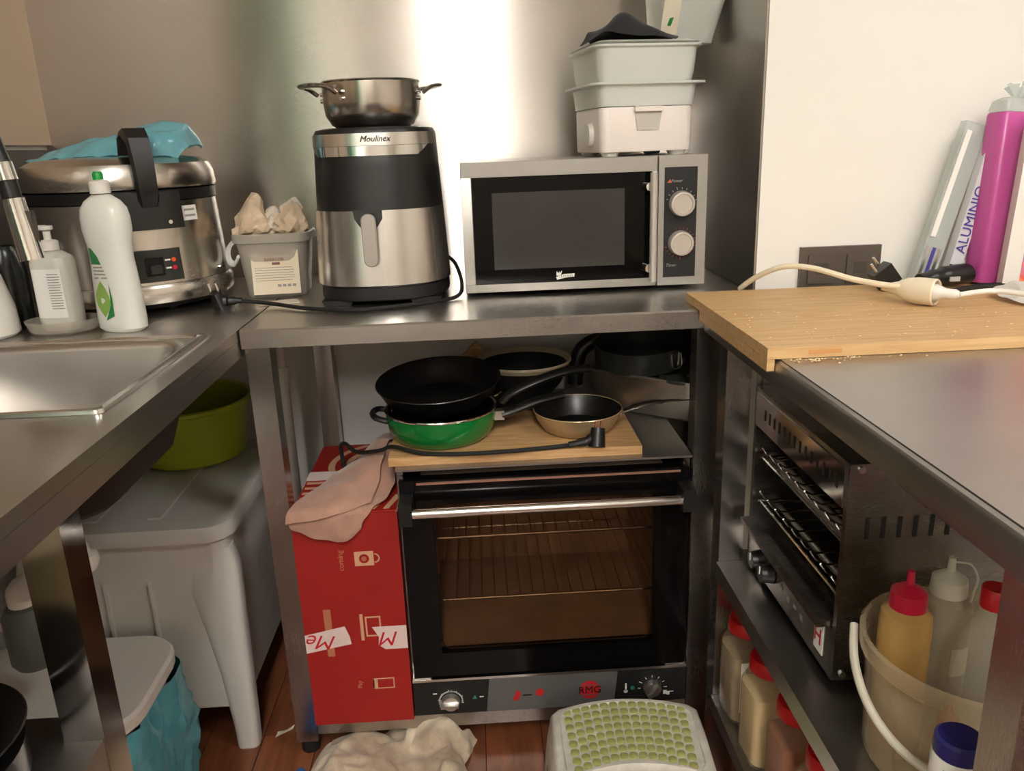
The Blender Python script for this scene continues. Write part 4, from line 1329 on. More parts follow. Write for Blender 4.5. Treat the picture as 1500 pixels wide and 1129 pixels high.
def strap(w, pts):
    rings = []
    for (r, z, th, ww) in pts:
        c0 = u * r + Vector((0, 0, z))
        rings.append([c0 - v * ww * w, c0 + v * ww * w, c0 + v * ww * w * 0.85 + u * th * 0.7 + Vector((0, 0, th)), c0 - v * ww * w * 0.85 + u * th * 0.7 + Vector((0, 0, th))])
    loft(bm, rings)
strap(0.019, [(0.1905, 0.190, 0.018, 0.8), (0.197, 0.215, 0.018, 1.0), (0.196, 0.262, 0.016, 1.05), (0.186, 0.312, 0.012, 1.1), (0.160, 0.330, 0.012, 1.2), (0.130, 0.325, 0.012, 1.2), (0.118, 0.294, 0.010, 1.2)])
fin(bm, 'latch_arm', BLACK, t, bevel=0.003)
for da in (-0.24, 0.16):
    bm = B(); p = Vector(S_c(AC + da, 0.172, 0.019)); q = Vector(S_c(AC + da, 0.172, 0.0225)); cyl(bm, p, q, 0.004, 10)
    fin(bm, 'screw', CHROME, lp_)
bm = B(); patch(bm, S_c, AC - 0.22, AC + 0.24, 0.062, 0.122, 14, 4, 0.0008, 0.006)
cpn = fin(bm, 'control_panel', mat('panel_black_green', srgb(34, 38, 34), 0.4), t, bevel=0.001)
bm = B(); patch(bm, S_c, AC - 0.12, AC + 0.05, 0.074, 0.108, 6, 3, 0.0065, 0.009)
fin(bm, 'switch_frame', BLACKG, cpn)
bm = B(); patch(bm, S_c, AC - 0.085, AC + 0.02, 0.078, 0.094, 6, 3, 0.0092, 0.015)
fin(bm, 'cook_lever', BLACK, cpn, bevel=0.002)
for z, m_ in ((0.101, LED_O), (0.086, LED_R)):
    bm = B(); p = Vector(S_c(AC + 0.155, z, 0.0062)); q = Vector(S_c(AC + 0.155, z, 0.009)); cyl(bm, p, q, 0.0042, 14)
    fin(bm, 'indicator_lamp', m_, cpn)
    bm = B(); patch(bm, S_c, AC + 0.07, AC + 0.125, z - 0.0012, z + 0.0018, 4, 1, 0.0062, 0.0066)
    fin(bm, 'lamp_caption', INK_WHITE, cpn)
bm = B(); patch(bm, S_c, AC + 0.36, AC + 0.56, 0.170, 0.198, 8, 3, 0.0006, 0.0012)
stk = fin(bm, 'sticker', WHITE_LABEL, t)
bm = B()
for z in (0.188, 0.177):
    patch(bm, S_c, AC + 0.39, AC + 0.53, z, z + 0.004, 6, 1, 0.0013, 0.0016)
fin(bm, 'sticker_print', INK_GREY, stk)['kind'] = 'stuff'
bm = B(); p = Vector(S_c(AC + 0.80, 0.070, 0)); q = Vector(S_c(AC + 0.80, 0.070, 0.004)); cyl(bm, p, q, 0.004, 10)
fin(bm, 'screw', CHROME, t)
# blue plastic bag on the lid
LZ = TT + 0.286
ctrl = [[(-0.870, 1.66, LZ + 0.002), (-0.868, 1.70, LZ + 0.003), (-0.862, 1.75, LZ + 0.003), (-0.852, 1.79, LZ + 0.002)],
        [(-0.80, 1.625, LZ + 0.005), (-0.795, 1.66, LZ + 0.022), (-0.79, 1.72, LZ + 0.024), (-0.78, 1.80, LZ + 0.010)],
        [(-0.72, 1.615, LZ + 0.008), (-0.715, 1.65, LZ + 0.036), (-0.71, 1.72, LZ + 0.042), (-0.70, 1.81, LZ + 0.014)],
        [(-0.64, 1.610, LZ + 0.008), (-0.640, 1.64, LZ + 0.050), (-0.635, 1.72, LZ + 0.058), (-0.63, 1.80, LZ + 0.020)],
        [(-0.585, 1.630, LZ + 0.008), (-0.575, 1.65, LZ + 0.048), (-0.575, 1.72, LZ + 0.066), (-0.580, 1.79, LZ + 0.024)],
        [(-0.565, 1.640, LZ + 0.004), (-0.552, 1.66, LZ + 0.022), (-0.552, 1.72, LZ + 0.028), (-0.562, 1.77, LZ + 0.010)]]
BAG_T = clear('blue_film', (0.62, 0.90, 0.95, 1), 0.50, 0.18, 0.6, srgb(140, 206, 218))
tag(grid_cloth('plastic_bag', ctrl, BAG_T, amp=0.011, freq=30, thick=0.001), 'thin blue plastic bag lying on the rice cooker lid', 'bag')

# ------------------------------------------------------------------ bottles by the sink
def shape_fn(prof, power=2.4, sy=0.62):
    def f(a, z, off=0.0):
        for (r0, z0), (r1, z1) in zip(prof[:-1], prof[1:]):
            if z0 <= z <= z1:
                r = r0 + (r1 - r0) * (z - z0) / max(1e-6, z1 - z0)
                break
        else:
            r = prof[-1][0]
        ca, sa = math.cos(a), math.sin(a)
        k = (abs(ca) ** power + abs(sa) ** power) ** (-1 / power)
        return ((r + off) * k * ca, (r + off) * k * sa * sy, z)
    return f
prof = [(0.036, 0.0), (0.043, 0.006), (0.0440, 0.02), (0.0430, 0.06), (0.0405, 0.10), (0.0385, 0.130), (0.0400, 0.15), (0.0440, 0.175), (0.0440, 0.195), (0.0410, 0.210), (0.032, 0.222), (0.020, 0.230), (0.0155, 0.233)]
t = thing('detergent_bottle', 'white washing-up liquid bottle with green tip and leaf label beside the sink', 'bottle', (-0.626, 1.418, TT), rz=R(-18))
bm = B(); lathe(bm, [(0, 0)] + prof + [(0, 0.234)], n=40, sy=0.62, power=2.4)
fin(bm, 'bottle', mat('bottle_white', srgb(224, 224, 216), 0.3, var=0.02), t)
bm = B(); lathe(bm, [(0.0165, 0.2345), (0.0165, 0.252), (0.014, 0.255), (0.0, 0.256)], n=24)
fin(bm, 'cap', WHITEP, t)
bm = B(); lathe(bm, [(0.0085, 0.2565), (0.0085, 0.266), (0.006, 0.270), (0, 0.2705)], n=16)
fin(bm, 'nozzle', GREEN_TIP, t)
Sb = shape_fn(prof)
AL = R(-72)
bm = B()
polypatch(bm, Sb, [(AL - 0.55 + 0.36 * math.sin(k / 14 * PI) * (1 if k < 7 else 0.9) - 0.0, 0.028 + 0.062 * k / 14) for k in range(15)] + [(AL - 0.55 - 0.36 * math.sin(k / 14 * PI), 0.028 + 0.062 * k / 14) for k in range(13, 0, -1)])
lb = fin(bm, 'leaf_label', LEAF1, t)
bm = B(); polypatch(bm, Sb, [(AL - 0.30, 0.026), (AL - 0.12, 0.030), (AL - 0.10, 0.060), (AL - 0.16, 0.085), (AL - 0.20, 0.05), (AL - 0.5, 0.022)], 0.0018, 0.0024)
fin(bm, 'leaf_label', LEAF2, t)
bm = B(); polypatch(bm, Sb, [(AL - 0.95, 0.118), (AL - 0.40, 0.118), (AL - 0.55, 0.132), (AL - 0.80, 0.145), (AL - 0.95, 0.146)])
fin(bm, 'leaf_label', LEAF2, t)
for i, z in enumerate((0.112, 0.106, 0.100, 0.094)):
    bm = B(); polypatch(bm, Sb, [(AL - 0.85, z), (AL - 0.35 + 0.05 * i, z), (AL - 0.35 + 0.05 * i, z + 0.0025), (AL - 0.85, z + 0.0025)])
    fin(bm, 'label_line', INK_GREY, t)
t = thing('soap_dispenser', 'pump soap dispenser with a white label standing in a clear dish', 'dispenser', (-0.735, 1.432, TT + 0.0045), rz=R(-8))
prof2 = [(0.030, 0.0), (0.033, 0.004), (0.034, 0.02), (0.0335, 0.118), (0.031, 0.126), (0.020, 0.134), (0.0145, 0.137)]
bm = B(); lathe(bm, [(0, 0)] + prof2 + [(0, 0.1375)], n=36, sy=0.8, power=3.4)
fin(bm, 'bottle', mat('pump_bottle', srgb(204, 202, 192), 0.3), t)
Sp = shape_fn(prof2, 3.4, 0.8)
bm = B(); patch(bm, Sp, R(-128), R(-48), 0.024, 0.108, 14, 3)
lb = fin(bm, 'label', WHITE_LABEL, t)
bm = B()
for i in range(14):
    patch(bm, Sp, R(-84), R(-52) - 0.08 * ((i * 5) % 3) * 0.3, 0.040 + i * 0.0045, 0.0414 + i * 0.0045, 5, 1, 0.0017, 0.002)
fin(bm, 'label_print', INK_GREY, lb)['kind'] = 'stuff'
bm = B(); lathe(bm, [(0.0155, 0.138), (0.0155, 0.152), (0.012, 0.155), (0.006, 0.156), (0.006, 0.170), (0, 0.1705)], n=20)
fin(bm, 'collar', WHITEP, t)
bm = B(); lathe(bm, [(0.007, 0.171), (0.011, 0.173), (0.011, 0.179), (0, 0.180)], n=20)
tube(bm, [(0, 0, 0.176), (-0.015, -0.01, 0.176), (-0.028, -0.02, 0.172)], 0.0045, 8, 3)
fin(bm, 'pump_head', WHITEP, t)
t = thing('dish', 'shallow clear dish under the soap dispenser', 'dish', (-0.735, 1.432, TT))
bm = B(); lathe(bm, [(0, 0), (0.052, 0), (0.058, 0.004), (0.064, 0.022), (0.062, 0.0225), (0.056, 0.005), (0.05, 0.003), (0, 0.003)], n=40, sy=0.8)
fin(bm, 'dish', CLEARP, t)
t = thing('plastic_bottle', 'white cone-shouldered bottle at the tap side of the soap dispenser', 'bottle', (-0.866, 1.405, TT))
bm = B(); lathe(bm, [(0, 0), (0.055, 0), (0.062, 0.006), (0.060, 0.05), (0.048, 0.105), (0.034, 0.140), (0.022, 0.15), (0, 0.15)], n=36)
fin(bm, 'bottle', WHITEP, t)
bm = B(); lathe(bm, [(0.018, 0.1505), (0.018, 0.172), (0, 0.173)], n=24)
fin(bm, 'cap', WHITEP, t)
t = thing('jug', 'dark plastic jug behind the soap dispenser', 'jug', (-0.862, 1.508, TT))
bm = B(); lathe(bm, [(0, 0), (0.03, 0), (0.034, 0.005), (0.036, 0.10), (0.030, 0.135), (0.025, 0.145), (0.0235, 0.145), (0.0285, 0.133), (0, 0.12)], n=32)
fin(bm, 'jug', mat('dark_green_plastic', srgb(26, 30, 27), 0.2), t)

# tap: spray head on a black hose
t = thing('spray_tap', 'chrome spray tap head hanging on a black hose above the sink', 'tap', (-0.945, 1.128, TT))
bm = B(); lathe(bm, [(0.026, 0), (0.026, 0.008), (0.014, 0.012), (0.012, 0.60), (0, 0.602)], n=20)
fin(bm, 'post', CHROME, t)
hp = lp([(-0.945, 1.128, 1.492), (-0.925, 1.13, 1.56), (-0.84, 1.14, 1.59), (-0.745, 1.15, 1.53), (-0.690, 1.155, 1.38), (-0.652, 1.155, 1.26), (-0.6285, 1.15, 1.172)], t)
bm = B(); tube(bm, hp, 0.0115, 14, 8)
fin(bm, 'hose', BLACK, t)
p0, p1 = Vector((-0.631, 1.15, 1.180)), Vector((-0.614, 1.145, 1.050))
def along(s0, s1, r0, r1=None, m_=CHROME, name='spray_head', n=20):
    bm = B()
    a_, b_ = p0 + (p1 - p0) * s0, p0 + (p1 - p0) * s1
    cyl(bm, a_ - t.location, b_ - t.location, r0, n, r1)
    return fin(bm, name, m_, t)
along(0.0, 0.18, 0.0135, 0.0145)
along(0.185, 0.36, 0.0125, 0.0125, BLACK, 'grip_ring')
along(0.365, 1.0, 0.0145, 0.0165, CHROME, 'nozzle')
bm = B(); a_ = p0 + (p1 - p0) * 0.55 - t.location; box(bm, a_.x + 0.012, a_.x + 0.020, a_.y - 0.006, a_.y + 0.006, a_.z - 0.035, a_.z + 0.008)
fin(bm, 'trigger', CHROME, t, bevel=0.002)
bm = B(); a_ = p0 + (p1 - p0) * 0.27 - t.location; cyl(bm, a_, a_ + Vector((-0.035, -0.005, 0.004)), 0.003, 8)
fin(bm, 'hook', mat('brass', srgb(176, 150, 100), 0.3, 0.9), t)

# ------------------------------------------------------------------ prep counter: board and what lies on it
t = thing('cutting_board', 'thick bamboo cutting board with a lip hooked over the counter edge', 'cutting board', (0.70, 1.24, 0.8905))
bm = B()
box(bm, -0.3165, 0.40, -0.215, 0.210, 0.0, 0.0158)
fin(bm, 'board', BAMBOO, t, bevel=0.0015)
bm = B(); box(bm, -0.3165, -0.3060, -0.215, 0.118, -0.0165, -0.0003)
fin(bm, 'lip', BAMBOO, t, bevel=0.0015)
bm = B(); box(bm, -0.26, -0.215, -0.2155, -0.2152, 0.005, 0.011)
fin(bm, 'brand_print', mat('burnt_print', srgb(196, 140, 84), 0.6), t, smooth=False)
BZ = 0.8905 + 0.0165
t = thing('extension_lead', 'white extension lead coupler with plug lying on the bamboo board', 'cable', (0.72, 1.27, BZ))
bm = B(); tube(bm, lp([(0.490, 1.470, 0.905), (0.508, 1.440, 0.930), (0.540, 1.395, 0.955), (0.580, 1.360, 0.956), (0.630, 1.318, 0.942), (0.668, 1.285, 0.936), (0.690, 1.268, 0.935)], t), 0.0050, 10, 6)
fin(bm, 'cord', CREAMP, t)
ax = Vector((0.64, -0.77, 0)).normalized()
ca = Vector((0.692, 1.280, BZ + 0.0225))
Mx = Matrix.Translation(ca - t.location) @ ax.to_track_quat('Z', 'Y').to_matrix().to_4x4()
bm = B(); lathe(bm, [(0.006, -0.026), (0.008, -0.015), (0.012, 0.0), (0.019, 0.014), (0.0215, 0.030), (0.0215, 0.058), (0.020, 0.060), (0.0185, 0.058), (0.0185, 0.046), (0, 0.045)], n=28, M=Mx)
fin(bm, 'socket_shell', CREAMP, t)
bm = B(); lathe(bm, [(0.0182, 0.0452), (0.0182, 0.0458), (0, 0.0462)], n=28, M=Mx)
fin(bm, 'socket_face', mat('grey_dark', srgb(60, 56, 52), 0.6), t)
bm = B(); lathe(bm, [(0.0125, 0.046), (0.0135, 0.052), (0.0125, 0.062), (0.010, 0.068), (0.008, 0.074), (0.008, 0.088), (0.006, 0.092), (0.0045, 0.094), (0.0, 0.095)], n=24, M=Mx)
fin(bm, 'plug', WHITEP, t)
pe = ca + ax * 0.094
bm = B(); tube(bm, lp([pe, (0.800, 1.205, 0.934), (0.832, 1.175, 0.933), (0.858, 1.140, 0.926), (0.872, 1.115, 0.919)], t), 0.0042, 10, 6)
fin(bm, 'cord', WHITEP, t)
bm = B(); tube(bm, lp([(0.872, 1.115, 0.919), (0.895, 1.085, 0.9165), (0.94, 1.06, 0.9165)], t), 0.0046, 10, 5)
fin(bm, 'dark_cord', mat('grey_cord', srgb(70, 72, 72), 0.5), t)
# black two-pin plug and its cable
t = thing('black_plug', 'square black two-pin plug standing against the foil packs', 'plug', (0.738, 1.385, BZ), rot=(0, R(-38), 0))
bm = B(); box(bm, -0.016, 0.020, -0.014, 0.014, 0.012, 0.048)
fin(bm, 'plug_body', BLACK, t, bevel=0.003)
for dy in (-0.009, 0.009):
    bm = B(); cyl(bm, (dy * 0.8, dy, 0.048), (dy * 0.8, dy, 0.068), 0.0022, 8)
    fin(bm, 'pin', CHROME, t)
t = thing('kitchen_appliance', 'black appliance body with trailing cable at the back of the bamboo board', 'appliance', (0.842, 1.378, BZ))
bm = B(); tube(bm, [(-0.060, 0.0, 0.016), (-0.03, 0.006, 0.019), (0.0, 0.012, 0.021), (0.035, 0.018, 0.022)], [0.013, 0.016, 0.019, 0.020], 14, 5, (1.1, 0.9))
hb = fin(bm, 'body', BLACK, t)
bm = B(); box(bm, -0.012, 0.006, -0.0125, -0.0070, 0.014, 0.022)
fin(bm, 'maker_plate', mat('plate_grey', srgb(180, 178, 172), 0.4), hb, smooth=False)
bm = B(); tube(bm, [(-0.075, -0.075, 0.0055), (-0.03, -0.055, 0.0055), (0.02, -0.04, 0.0075), (0.08, -0.040, 0.0085), (0.14, -0.045, 0.0085)], 0.0055, 8, 5)
fin(bm, 'cable', BLACKM, t)
# adhesive tape roll behind
t = thing('tape_roll', 'white paper roll standing behind the black appliance', 'roll', (0.905, 1.437, BZ))
bm = B()
Mx = Matrix.Translation((0, 0, 0.022)) @ Matrix.Rotation(PI / 2, 4, 'X')
lathe(bm, [(0.014, -0.008), (0.0215, -0.008), (0.0215, 0.008), (0.014, 0.008), (0.014, -0.008)], n=28, close=False, M=Mx)
fin(bm, 'roll', WHITEP, t)
# foil and film boxes leaning on the wall
FZ = BZ
FILM = clear('clear_film', (0.92, 0.95, 0.94, 1), 0.55, 0.15, 0.6, srgb(206, 212, 208))
def leaning(name, label, cat, loc, w, d, h, tilt, m, group=None, back=8):
    t = thing(name, label, cat, loc, rot=(R(-back), R(tilt), 0), group=group)
    bm = B(); box(bm, -w / 2, w / 2, -d / 2, d / 2, 0.0, h)
    return t, bm
t, bm = leaning('film_pack', 'clear film pack leaning against the white wall', 'pack', (0.822, 1.448, FZ + 0.004), 0.040, 0.020, 0.285, 15, FILM, back=2)
fb = fin(bm, 'film_sleeve', FILM, t, bevel=0.004)
for dx, m_ in ((-0.012, ALU), (0.0, INK_PURPLE), (0.010, ALU)):
    bm = B(); box(bm, dx - 0.003, dx + 0.003, -0.012, -0.0108, 0.004, 0.062)
    fin(bm, 'stripe', m_, t, smooth=False)
bm = B(); box(bm, -0.016, -0.006, -0.0122, -0.0108, 0.08, 0.27)
fin(bm, 'white_stripe', WHITE_LABEL, t, smooth=False)  # plain matt white strip along the sleeve
t, bm = leaning('foil_box', 'narrow white foil box printed ALUMINIO leaning on the wall', 'box', (0.864, 1.430, FZ + 0.004), 0.024, 0.020, 0.240, 13, WHITE_LABEL, back=2)
fb = fin(bm, 'box', mat('foil_box_white', srgb(210, 208, 212), 0.4), t, bevel=0.002)
text('ALUMINIO', 0.026, INK_PURPLE, t, (0.0, -0.0112, 0.112), (PI / 2, -PI / 2, 0), ext=0.0003, sx=0.98)
bm = B(); box(bm, -0.012, 0.012, -0.0114, -0.0104, 0.004, 0.030)
fin(bm, 'dark_end', BLACK, t, smooth=False)
bm = B(); box(bm, 0.0, 0.011, -0.0114, -0.0104, 0.188, 0.212)
fin(bm, 'orange_patch', mat('orange_patch', srgb(214, 128, 80), 0.5), t, smooth=False)
# magenta pack
t = thing('magenta_pack', 'tall magenta pack with a clear twisted top beside the foil box', 'pack', (0.928, 1.412, FZ + 0.002), rot=(R(-3), R(4), R(10)))
bm = B(); rloft(bm, [(0.070, 0.045, 0.01, 0), (0.074, 0.05, 0.012, 0.006), (0.074, 0.05, 0.012, 0.288), (0.072, 0.048, 0.012, 0.292)])
fin(bm, 'pack', MAGENTA, t)
bm = B(); rloft(bm, [(0.070, 0.046, 0.012, 0.293), (0.072, 0.048, 0.012, 0.298), (0.066, 0.042, 0.012, 0.312), (0.04, 0.025, 0.008, 0.318)])
fin(bm, 'clear_top', FILM, t)
bm = B()
for k in range(7):
    a = k * 0.9
    v_ = [bm.verts.new(p) for p in ((0.006 * math.cos(a) + 0.004, 0.004 * math.sin(a), 0.316), (0.030 * math.cos(a) + 0.006, 0.012 * math.sin(a), 0.332 + 0.006 * (k % 3)), (0.026 * math.cos(a + 0.7) + 0.006, 0.012 * math.sin(a + 0.7), 0.340 - 0.004 * (k % 2)))]
    bm.faces.new(v_)
    v_ = [bm.verts.new(q.co + Vector((0, 0.0006, 0.0006))) for q in v_]
    bm.faces.new(v_[::-1])
fin(bm, 'twisted_film', FILM, t)['kind'] = 'stuff'
# white box with coloured print
t = thing('printed_box', 'white box with an orange and violet print beside the magenta pack', 'box', (0.962, 1.334, FZ), rot=(R(-4), R(3), R(-20)))
bm = B(); box(bm, -0.055, 0.075, -0.018, 0.018, 0.002, 0.292)
fin(bm, 'box', WHITEP, t, bevel=0.006)
def art_mat():
    m = bpy.data.materials.new('abstract_print')
    m.use_nodes = True
    N, L = m.node_tree.nodes, m.node_tree.links
    tc = N.new('ShaderNodeTexCoord'); nz = N.new('ShaderNodeTexNoise'); rp = N.new('ShaderNodeValToRGB')
    nz.inputs['Scale'].default_value = 16; nz.inputs['Distortion'].default_value = 1.5; nz.inputs['Detail'].default_value = 3
    L.new(tc.outputs['Object'], nz.inputs['Vector']); L.new(nz.outputs['Fac'], rp.inputs[0])
    cr = rp.color_ramp
    cr.elements[0].position = 0.30; cr.elements[0].color = srgb(120, 110, 180)
    cr.elements[1].position = 0.72; cr.elements[1].color = srgb(236, 190, 180)
    for p_, c_ in ((0.42, srgb(206, 120, 150)), (0.50, srgb(232, 96, 62)), (0.60, srgb(240, 150, 84))):
        e = cr.elements.new(p_); e.color = c_
    L.new(rp.outputs[0], N['Principled BSDF'].inputs['Base Color'])
    return m
bm = B(); box(bm, -0.030, 0.070, -0.0192, -0.0182, 0.010, 0.155)
fin(bm, 'printed_picture', art_mat(), t, smooth=False)
bm = B(); box(bm, -0.030, 0.070, -0.0192, -0.0182, 0.180, 0.236)
fin(bm, 'red_panel', mat('coral_ink', srgb(226, 84, 70), 0.45), t, smooth=False)
bm = B(); box(bm, -0.030, 0.070, -0.0192, -0.0182, 0.156, 0.179)
fin(bm, 'pale_band', mat('rose_band', srgb(230, 176, 164), 0.45), t, smooth=False)
# crumpled plastic bag at the edge of the board
ctrl = [[(0.845, 1.22, BZ + 0.004), (0.850, 1.265, BZ + 0.012), (0.862, 1.30, BZ + 0.010)],
        [(0.875, 1.185, BZ + 0.003), (0.880, 1.24, BZ + 0.030), (0.89, 1.30, BZ + 0.014)],
        [(0.915, 1.15, BZ + 0.003), (0.925, 1.22, BZ + 0.040), (0.93, 1.29, BZ + 0.020)],
        [(0.96, 1.13, BZ + 0.003), (0.97, 1.20, BZ + 0.042), (0.98, 1.28, BZ + 0.022)],
        [(1.01, 1.12, BZ + 0.003), (1.02, 1.19, BZ + 0.030), (1.03, 1.27, BZ + 0.014)]]
CRINK = clear('crinkled_film', (0.95, 0.94, 0.92, 1), 0.30, 0.18, 0.7, srgb(226, 222, 214))
tag(grid_cloth('plastic_bag', ctrl, CRINK, amp=0.009, freq=40, thick=0.0008), 'crumpled clear plastic bag on the end of the bamboo board', 'bag')
# crumbs
bm = B()
random.seed(11)
for i in range(150):
    if i < 100:
        x, y, z = random.uniform(0.39, 0.80), random.gauss(1.14, 0.10), BZ
        if not (1.04 < y < 1.40):
            continue
    else:
        x, y, z = 0.41 + abs(random.gauss(0, 0.08)), 1.018 - abs(random.gauss(0, 0.008)), 0.8908
    r = random.uniform(0.0008, 0.0022)
    lathe(bm, [(0, 0), (r, r * 0.4), (0, r)], (x, y, z - 0.0002), 5)
tag(fin(bm, 'crumbs', mat('crumb', srgb(236, 206, 160), 0.9), smooth=False), 'pale crumbs scattered over the bamboo board and counter', 'crumbs', kind='stuff')

# ------------------------------------------------------------------ prep counter: middle shelf
SHZ = 0.4605
t = thing('toaster_grill', 'dark steel two-deck toaster grill on the middle shelf of the prep counter', 'toaster', (0.45, 1.072, SHZ))
TH, TDp, TWy = 0.325, 0.40, 0.172
bm = B(); box(bm, 0.0, TDp, -TWy, -TWy + 0.010, 0.012, TH)
sp = fin(bm, 'side_panel', ST_DARK, t, bevel=0.001, seg=1)
bm = B(); box(bm, 0.0, TDp, TWy - 0.010, TWy, 0.012, TH)
fin(bm, 'side_panel', ST_DARK, t, bevel=0.001, seg=1)
bm = B(); box(bm, 0.0, TDp, -TWy + 0.0103, TWy - 0.0103, TH - 0.008, TH)
fin(bm, 'top_panel', ST_DARK, t, smooth=False)
bm = B(); box(bm, TDp - 0.008, TDp, -TWy + 0.0103, TWy - 0.0103, 0.012, TH - 0.0083)
fin(bm, 'back_panel', ST_DARK, t, smooth=False)
bm = B(); box(bm, 0.0, TDp - 0.0083, -TWy + 0.0103, TWy - 0.0103, 0.012, 0.085)
fin(bm, 'base_box', ST_DARK, t, smooth=False)
bm = B(); box(bm, -0.002, 0.006, -TWy + 0.0103, TWy - 0.0103, 0.262, TH - 0.0083)
hd = fin(bm, 'header', ST_MIRROR, t, smooth=False)
for i in range(14):
    y = -0.145 + i * 0.020
    bm = B(); box(bm, -0.0026, -0.0021, y, y + 0.006, 0.282, 0.300)
    fin(bm, 'vent_slot', BLACKM, hd, smooth=False)
for x0, zz, hh_, n_ in ((0.025, 0.222, 0.030, 9), (0.018, 0.086, 0.026, 3)):
    for i in range(n_):
        bm = B(); box(bm, x0 + i * 0.021, x0 + 0.006 + i * 0.021, -TWy - 0.0006, -TWy - 0.0001, zz, zz + hh_)
        fin(bm, 'vent_slot', BLACKM, sp, smooth=False)
for fx in (0.03, 0.36):
    for fy in (-0.14, 0.14):
        bm = B(); lathe(bm, [(0.012, 0), (0.014, 0.0115)], (fx, fy, 0), 12)
        fin(bm, 'foot', BLACKM, t)
# heating tubes and racks: two decks
for z in (0.108, 0.172, 0.186, 0.248):
    for x in (0.05, 0.14, 0.23):
        bm = B(); cyl(bm, (x, -TWy + 0.011, z), (x, TWy - 0.011, z), 0.0052, 10)
        fin(bm, 'heating_tube', mat('quartz_tube', srgb(120, 112, 104), 0.2, 0.3), t)
for z in (0.128, 0.206):
    bm = B()
    for y in (-0.150, 0.150):
        cyl(bm, (0.006, y, z), (0.33, y, z), 0.0022, 6)
    for i in range(9):
        y = -0.138 + i * 0.0345
        tube(bm, [(0.33, y, z), (0.03, y, z), (0.012, y, z + 0.010), (0.004, y, z + 0.022)], 0.0016, 6)
    for x in (0.01, 0.33):
        cyl(bm, (x, -0.150, z), (x, 0.150, z), 0.0022, 6)
    fin(bm, 'wire_rack', CHROME, t)
bm = B(); box(bm, -0.020, 0.004, -0.158, 0.158, 0.087, 0.096)
fin(bm, 'crumb_ledge', ST_DARK, t, bevel=0.002)
for y in (0.10, 0.055):
    bm = B(); cyl(bm, (-0.001, y, 0.045), (-0.020, y, 0.045), 0.017, 18, 0.014)
    k_ = fin(bm, 'knob', BLACK, t)
    bm = B(); box(bm, -0.0215, -0.0203, y - 0.001, y + 0.001, 0.045, 0.058)
    fin(bm, 'pointer', INK_WHITE, k_, smooth=False)
for i, y in enumerate((0.015, -0.015, -0.04, -0.065)):
    bm = B(); box(bm, -0.0008, -0.0002, y - 0.005, y + 0.005, 0.040 - 0.004 * (i % 2), 0.046)
    fin(bm, 'panel_mark', INK_GREY, t, smooth=False)
bm = B(); box(bm, -0.0010, -0.0002, -0.140, -0.112, 0.028, 0.078)
lbl = fin(bm, 'badge', WHITE_LABEL, t, smooth=False)
bm = B(); prism(bm, [(-0.122, 0.064), (-0.118, 0.064), (-0.118, 0.054), (-0.130, 0.054), (-0.130, 0.064), (-0.134, 0.064), (-0.134, 0.040), (-0.130, 0.040), (-0.130, 0.050), (-0.118, 0.050), (-0.118, 0.040), (-0.114, 0.040), (-0.114, 0.070), (-0.122, 0.070)], 'x', -0.0014, -0.0011)
fin(bm, 'red_logo', RED_INK, lbl, smooth=False)
for z in (0.022, 0.318):
    bm = B(); cyl(bm, (0.014, -TWy - 0.0002, z), (0.014, -TWy - 0.003, z), 0.0045, 12)
    fin(bm, 'screw', CHROME, t)
# tray stood on edge behind the toaster
t = thing('baking_tray', 'steel baking tray standing on edge between counter leg and toaster', 'tray', (0.60, 1.275, SHZ))
bm = B()
def vr(w, h_, rad, y):
    return [(x, y, z + 0.19) for x, z in rrect(w, h_, rad, 4)]
loft(bm, [vr(0.300, 0.376, 0.012, -0.012), vr(0.300, 0.376, 0.012, -0.010), vr(0.282, 0.358, 0.012, -0.010), vr(0.272, 0.348, 0.012, 0.010), vr(0.270, 0.346, 0.012, 0.010), vr(0.280, 0.356, 0.012, -0.0115)], cap0=False, cap1=True)
fin(bm, 'tray', ST_TRAY, t)
t.location = (0.605, 1.268, SHZ + 0.0)

# bucket with sauce bottles
t = thing('plastic_bucket', 'clear plastic bucket with a white handle holding sauce bottles', 'bucket', (0.545, 0.765, SHZ))
bm = B(); lathe(bm, [(0, 0), (0.100, 0), (0.105, 0.004), (0.112, 0.135), (0.119, 0.138), (0.120, 0.142), (0.120, 0.158), (0.117, 0.161), (0.1135, 0.158), (0.1095, 0.138), (0.1025, 0.006), (0, 0.003)], n=48)
fin(bm, 'bucket', clear('bucket_plastic', (0.94, 0.91, 0.86, 1), 0.64, 0.2, 0.5, srgb(196, 178, 146)), t)
bm = B()
a0 = R(150)
pA, pB = Vector((0.122 * math.cos(a0), 0.122 * math.sin(a0), 0.148)), Vector((-0.122 * math.cos(a0), -0.122 * math.sin(a0), 0.148))
mid = (pA + pB) * 0.5
nrm = Vector((math.cos(a0 + PI / 2), math.sin(a0 + PI / 2), 0))
pts = []
for k in range(13):
    th = PI * k / 12
    side = (pA - mid) * math.cos(th) * 1.03
    out = nrm * (0.128 * math.sin(th))
    pts.append(mid + side + out + Vector((0, 0, -0.085 * math.sin(th))))
tube(bm, pts, 0.005, 10, 3)
fin(bm, 'handle', mat('bail_grey', srgb(190, 184, 168), 0.4), t)
